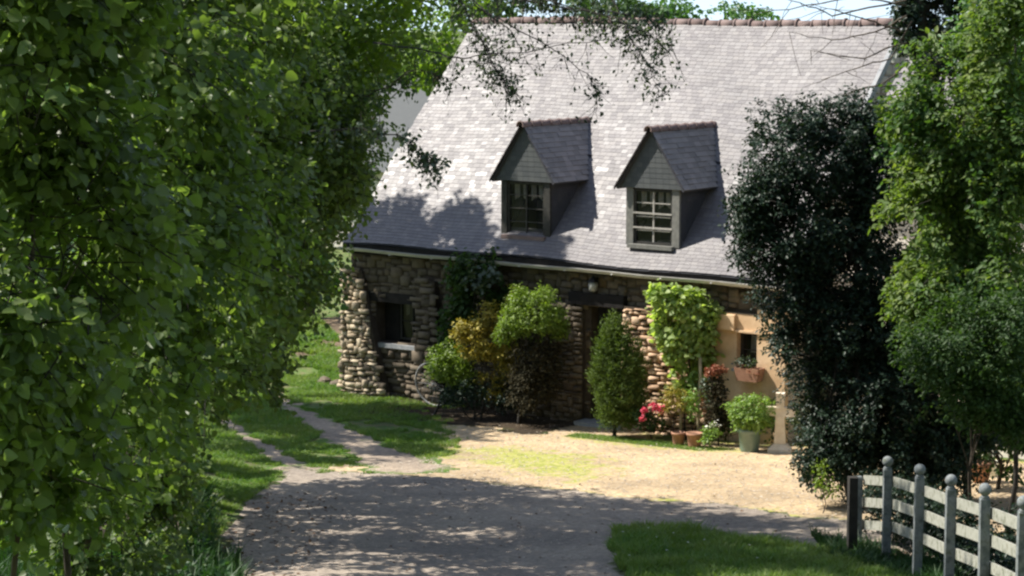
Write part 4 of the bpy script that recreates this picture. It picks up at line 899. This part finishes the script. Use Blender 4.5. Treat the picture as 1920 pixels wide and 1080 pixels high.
pot('terracotta_pot', 'tilted looking terracotta pot right of the one below the golden bush', 1302, 812, -1.1, 30, 28, 'terra', 'terracotta pots by the vine')
# window box
q = HP(1405, 700, -.26); wb = thing('window_box', 'terracotta window box with red flowers under the small right hand window', 'window box', q, -PSI)
a = MB(); a.add([(-.2, -.09, -.13), (.2, -.09, -.13), (.2, .09, -.13), (-.2, .09, -.13), (-.24, -.12, .10), (.24, -.12, .10), (.24, .12, .10), (-.24, .12, .10), (-.2, -.08, .08), (.2, -.08, .08), (.2, .08, .08), (-.2, .08, .08)],
      [(3, 2, 1, 0), (0, 1, 5, 4), (1, 2, 6, 5), (2, 3, 7, 6), (3, 0, 4, 7), (4, 5, 9, 8), (5, 6, 10, 9), (6, 7, 11, 10), (7, 4, 8, 11), (8, 9, 10, 11)]); a.build('trough', M['terra'], wb)
foliage('foliage', M['leaf_grey'], wb, [((-.05, 0, .18), (.22, .1, .1), 1)], .045, 160, per=6, sprig=.08)
foliage('bloom', M['fl_red'], wb, [((.1, -.06, .05), (.12, .08, .07), 1)], .035, 160, per=6, sprig=.05, wr=1)
foliage('bloom', M['fl_red'], wb, [((-.08, -.06, .14), (.05, .05, .04), 1)], .035, 160, per=6, sprig=.05, wr=1)
# stone cross
q = G(1462, 848); a = MB()
cr = thing('stone_cross', 'pale granite wayside cross at the right corner of the farmhouse front', 'cross', q, -.2)
sc = q[1]/FPX
a.add([(-.2, -.16, -.05), (.2, -.16, -.05), (.2, .16, -.05), (-.2, .16, -.05), (-.19, -.15, .07), (.19, -.15, .07), (.19, .15, .07), (-.19, .15, .07), (-.11, -.09, .15), (.11, -.09, .15), (.11, .09, .15), (-.11, .09, .15)],
      [(3, 2, 1, 0), (0, 1, 5, 4), (1, 2, 6, 5), (2, 3, 7, 6), (3, 0, 4, 7), (4, 5, 9, 8), (5, 6, 10, 9), (6, 7, 11, 10), (7, 4, 8, 11), (8, 9, 10, 11)]); a.build('base', M['granite'], cr)
a = MB(); a.add([(-.095, -.07, .14), (.095, -.07, .14), (.095, .07, .14), (-.095, .07, .14), (-.072, -.06, .62), (.072, -.06, .62), (.072, .06, .62), (-.072, .06, .62)], [(0, 1, 5, 4), (1, 2, 6, 5), (2, 3, 7, 6), (3, 0, 4, 7)])
a.box(-.235, .235, -.058, .058, .62, .765, .01); a.box(-.07, .07, -.056, .056, .766, 1.0, .01); a.build('shaft_and_arms', M['granite'], cr)
# bicycle wheel
q = HP(812, 690, -.42); wh = thing('bicycle_wheel', 'old bicycle wheel leaning on the wall behind the green bush', 'wheel', (q[0], q[1], .45), -PSI)
wh.rotation_euler = (.15, 0, -PSI); n = 40
a = MB(); a.tube([(.42*math.cos(2*math.pi*i/n), 0, .42*math.sin(2*math.pi*i/n)) for i in range(n+1)], .018, 6, False); a.build('tyre', M['iron'], wh, True)
a = MB(); [a.tube([(0, 0, 0), (.41*math.cos(2*math.pi*i/18), 0, .41*math.sin(2*math.pi*i/18))], .003, 4) for i in range(18)]; a.build('spokes', M['iron'], wh)
a = MB(); a.tube([(0, -.04, 0), (0, .04, 0)], .02, 8); a.build('hub', M['iron'], wh)
# stones at the left corner and small stones on the gravel
for i, (px, py, r, lab) in enumerate([(608, 718, .16, 'leftmost of the rubble stones at the farmhouse corner'), (632, 722, .14, 'second rubble stone from the left, low on the grass'), (656, 725, .20, 'pale slab among the rubble stones at the corner'), (685, 726, .17, 'brownish rubble stone at the foot of the buttress'), (712, 722, .15, 'rubble stone right under the left window'), (738, 725, .13, 'small rubble stone near the bicycle wheel'), (755, 733, .11, 'smallest rubble stone beside the bicycle wheel')]):
    q = G(px, py); a = MB(); a.rock((0, 0, r*.2), r, .6, i+2); o = a.build('rubble_stone', M['stone_p'] if i in (3,) else M['stone'], None); o.location = q; o.rotation_euler = (0, 0, i); tag(o, lab, 'stone', 'rubble stones at the house corner')
for i, (px, py, r, lab) in enumerate([(982, 775, .085, 'pale grey pointed stone on the gravel below the topiary bush'), (1013, 780, .045, 'small white pebble beside the mushroom shaped stone')]):
    q = G(px, py); a = MB(); a.rock((0, 0, r*.8), r, 1.4 if i == 0 else .9, i+20); o = a.build('garden_stone', M['granite'] if i else M['sillstone'], None); o.location = q; tag(o, lab, 'stone')
q = G(1007, 777); ms = thing('mushroom_stone', 'little mushroom shaped stone ornament below the topiary bush', 'ornament', q)
a = MB(); a.lathe([(.06, -.02), (.045, .1), (.04, .15)], (0, 0, 0), 10); a.build('stalk', M['sillstone'], ms, True)
a = MB(); a.lathe([(.08, .14), (.1, .16), (.085, .21), (.03, .235)], (0, 0, 0), 12); a.build('cap', M['sillstone'], ms, True)
# patio things beyond the fence
q = G(1838, 905); t = thing('patio_pot', 'terracotta pot on the sunny gravel beyond the fence', 'pot', q)
a = MB(); a.lathe([(.11, 0), (.17, .26), (.2, .27), (.2, .33), (.17, .33), (.16, .28)], (0, 0, 0), 16); a.build('body', M['terra'], t, True)
foliage('foliage', M['leaf_deep'], t, [((0, 0, .42), (.2, .2, .12), 1)], .05, 120, per=6, sprig=.1)
q = G(1861, 895); t = thing('white_bucket', 'small white bucket beside the terracotta pot beyond the fence', 'bucket', q)
a = MB(); a.lathe([(.09, 0), (.12, .24), (.13, .25), (.115, .25), (.09, .03)], (0, 0, 0), 16); a.build('body', M['fl_white'], t, True)
a = MB(); a.tube([(-.12*math.cos(x), 0, .24+.1*math.sin(x)) for x in np.linspace(0, math.pi, 9)], .004, 5); a.build('handle', M['iron'], t)

# ------------------------------------------------------------------ grass, weeds, fallen leaves
def blades(name, mat, n, region, hmin, hmax, wd=.008, clump=None, lean=.5, reject=None, seg=None):
    """region: list of polygons (world) sampled by area"""
    PTS = []
    for poly, share in region:
        p = np.array(poly)[:, :2]; lo, hi = p.min(0), p.max(0); need = int(n*share); got = 0
        while got < need:
            q = R.uniform(lo, hi, (need*2, 2)); d = sdist(q[:, 0], q[:, 1], poly); q = q[d > 0]
            if reject is not None: q = q[reject(q[:, 0], q[:, 1])]
            if len(q) == 0: break
            PTS.append(q[:need-got]); got += len(q[:need-got])
    q = np.concatenate(PTS); n = len(q); z = zg(q[:, 0], q[:, 1])
    hn = np.array([noise.noise(Vector((a*1.7, b*1.7, 3))) for a, b in q]); h = R.uniform(hmin, hmax, n)*(1+.8*hn).clip(.4, 1.7)
    base = np.stack([q[:, 0], q[:, 1], z], 1); an = R.uniform(0, 2*math.pi, n); s = np.stack([np.cos(an), np.sin(an), 0*an], 1)
    ln = R.normal(size=(n, 3))*lean; ln[:, 2] = 0; w_ = (wd*R.uniform(.6, 1.4, n))[:, None]; hv = h[:, None]*np.array([0, 0, 1.])
    mid = base+hv*.55+ln*h[:, None]*.3; tip = base+hv*.95+ln*h[:, None]
    V = np.stack([base-s*w_, base+s*w_, mid+s*w_*.8, tip+s*w_*.15, tip-s*w_*.15, mid-s*w_*.8], 1).reshape(-1, 3)
    o = npmesh(name, V, 6, M[mat], None, [(0, 1, 2, 5), (5, 2, 3, 4)]); o['kind'] = 'stuff'; return o
lp, yp = SHEETS['lane'], SHEETS['gravel_yard']
def off_sheets(x, y):
    nz = .16*np.sin(x*7)*np.sin(y*5)+.14*np.sin(x*17+y*3)*np.sin(y*13)
    return (sdist(x, y, lane_poly)+nz < .12) & (sdist(x, y, yard_poly)+nz < .25)
tp1 = gp([(395, 785), (425, 778), (470, 810), (530, 845), (600, 880), (610, 893), (520, 893), (510, 872), (468, 838), (420, 805)])
tp2 = gp([(478, 728), (520, 728), (570, 765), (650, 795), (720, 830), (800, 862), (840, 885), (690, 888), (640, 848), (570, 800), (520, 768)])
def off_all(x, y): return (np.sin(x*2.1+np.sin(y*1.3)*1.5)*np.sin(y*1.7+x*.6)+.35*np.sin(x*9)*np.sin(y*8) < .62) & off_sheets(x, y) & (sdist(x, y, tp1)+.1*np.sin(x*8)*np.sin(y*6) < .08) & (sdist(x, y, tp2)+.12*np.sin(x*8)*np.sin(y*6) < .1)
lawn = gp([(300, 1085), (300, 900), (330, 800), (420, 740), (500, 690), (600, 690), (780, 738), (880, 765), (880, 850), (700, 890), (520, 895), (440, 960), (410, 1020), (430, 1090)])
blades('grass', 'grass', 90000, [(lawn, 1)], .03, .075, .007, reject=off_all)
blades('lawn_grass', 'grass', 26000, [(gp([(500, 700), (640, 700), (640, 640), (560, 560), (460, 600)]), 1)], .05, .12, .014, reject=off_all)
blades('verge_grass', 'grass', 42000, [(gp([(1150, 990), (1260, 990), (1400, 1012), (1570, 1040), (1700, 1085), (1700, 1130), (1200, 1130), (1140, 1030)]), 1)], .05, .14, .007, reject=off_sheets)
blades('yard_grass', 'grass', 6000, [([H(6.2, -1.5, 0), H(9.0, -1.5, 0), H(9.4, -1.0, 0), H(6.2, -1.0, 0)], 1.)], .02, .05, .006)
blades('tall_grass', 'weed', 34000, [(gp([(0, 1080), (0, 900), (180, 860), (330, 850), (400, 960), (400, 1085)]), .5), (np.array([(-4.6, 15, 0), (-2.6, 15, 0), (-2.9, 23, 0), (-3.2, 25, 0), (-5.5, 25, 0)]), .5)], .14, .40, .009, lean=.35)
blades('fence_foot_grass', 'weed', 5000, [(gp([(1520, 1005), (1600, 1030), (1660, 1045), (1800, 1080), (1800, 1120), (1640, 1075), (1560, 1050)]), 1)], .06, .22, .007, lean=.5)
# broad leaved weeds under the hedge
c = []
wl = [(np.array(gb(x, y))+[0, 0, .12], (.55, .6, .28), 1) for x, y in [(-2.4, 12), (-2.9, 14), (-3.1, 16), (-3.3, 18), (-3.4, 20), (-3.6, 22), (-3.9, 24), (-3.2, 13), (-3.9, 18), (-4.3, 22), (-4.5, 25.5), (-2.7, 16), (-3.0, 19.5), (-3.2, 21.8)]]
o = foliage('hedge_bottom_weeds', M['weed'], None, wl, .07, 90, per=6, sprig=.2, inner=.2); o['kind'] = 'stuff'
# fallen leaves along the lane and daisies
def scatter(name, mat, n, poly, L, wr=.7, lift=.02, up=1.0):
    p = np.array(poly)[:, :2]; lo, hi = p.min(0), p.max(0); q = R.uniform(lo, hi, (n*4, 2)); q = q[sdist(q[:, 0], q[:, 1], poly) > 0][:n]; n = len(q)
    b = np.stack([q[:, 0], q[:, 1], zg(q[:, 0], q[:, 1])+lift], 1); d = rnd(n); d[:, 2] *= .15
    o = npmesh(name, leafverts(b, d, np.array([0, 0, 1.])+rnd(n)*.3*up, L*R.uniform(.6, 1.4, n), wr), 8, M[mat], None, LF); o['kind'] = 'stuff'
scatter('leaf_litter', 'litter', 350, gp([(405, 1085), (400, 1010), (425, 950), (480, 925), (620, 925), (640, 960), (600, 1010), (560, 1085)]), .045)
scatter('lane_litter', 'litter', 600, lane_poly[:16]+[lane_poly[-1]], .035)
M['pebble'] = solid('loose pebbles', [(.22, .19, .16), (.42, .36, .29), (.6, .53, .44)], 5, .9, 0, 20, .2, True)
scatter('loose_pebbles', 'pebble', 9000, yard_poly, .03, .9, .018, .2)
scatter('lane_pebbles', 'pebble', 4000, lane_poly, .022, .9, .02, .2)
dq = [G(x, y) for x, y in [(1168, 1010), (1215, 1002), (1232, 1020), (1262, 1012), (1290, 1030), (1320, 1025), (1250, 1045), (1200, 1040), (1385, 1045), (1420, 1060), (1345, 1060), (1300, 1070), (1405, 1035), (1180, 1055)]]
for i, q in enumerate(dq):
    if i == 0:
        d0 = thing('daisy', None, 'daisy', q, 0, 'daisies in the corner grass')
        a = MB(); a.tube([(0, 0, 0), (.004, 0, .09)], .002, 4); a.build('stalk', M['grass'], d0)
        a = MB(); [a.add([(0, 0, .09), (.012*math.cos(t-.3), .012*math.sin(t-.3), .092), (.022*math.cos(t), .022*math.sin(t), .094), (.012*math.cos(t+.3), .012*math.sin(t+.3), .092)], [(0, 1, 2, 3)]) for t in np.linspace(0, 2*math.pi, 11)[:-1]]; a.build('petals', M['fl_white'], d0)
        d0['label'] = 'small white daisy in the short grass of the lower right corner'; continue
    d = d0.copy(); C.objects.link(d); d.location = q; d.rotation_euler = (0, 0, i)
    for ch in d0.children: e = ch.copy(); C.objects.link(e); e.parent = d
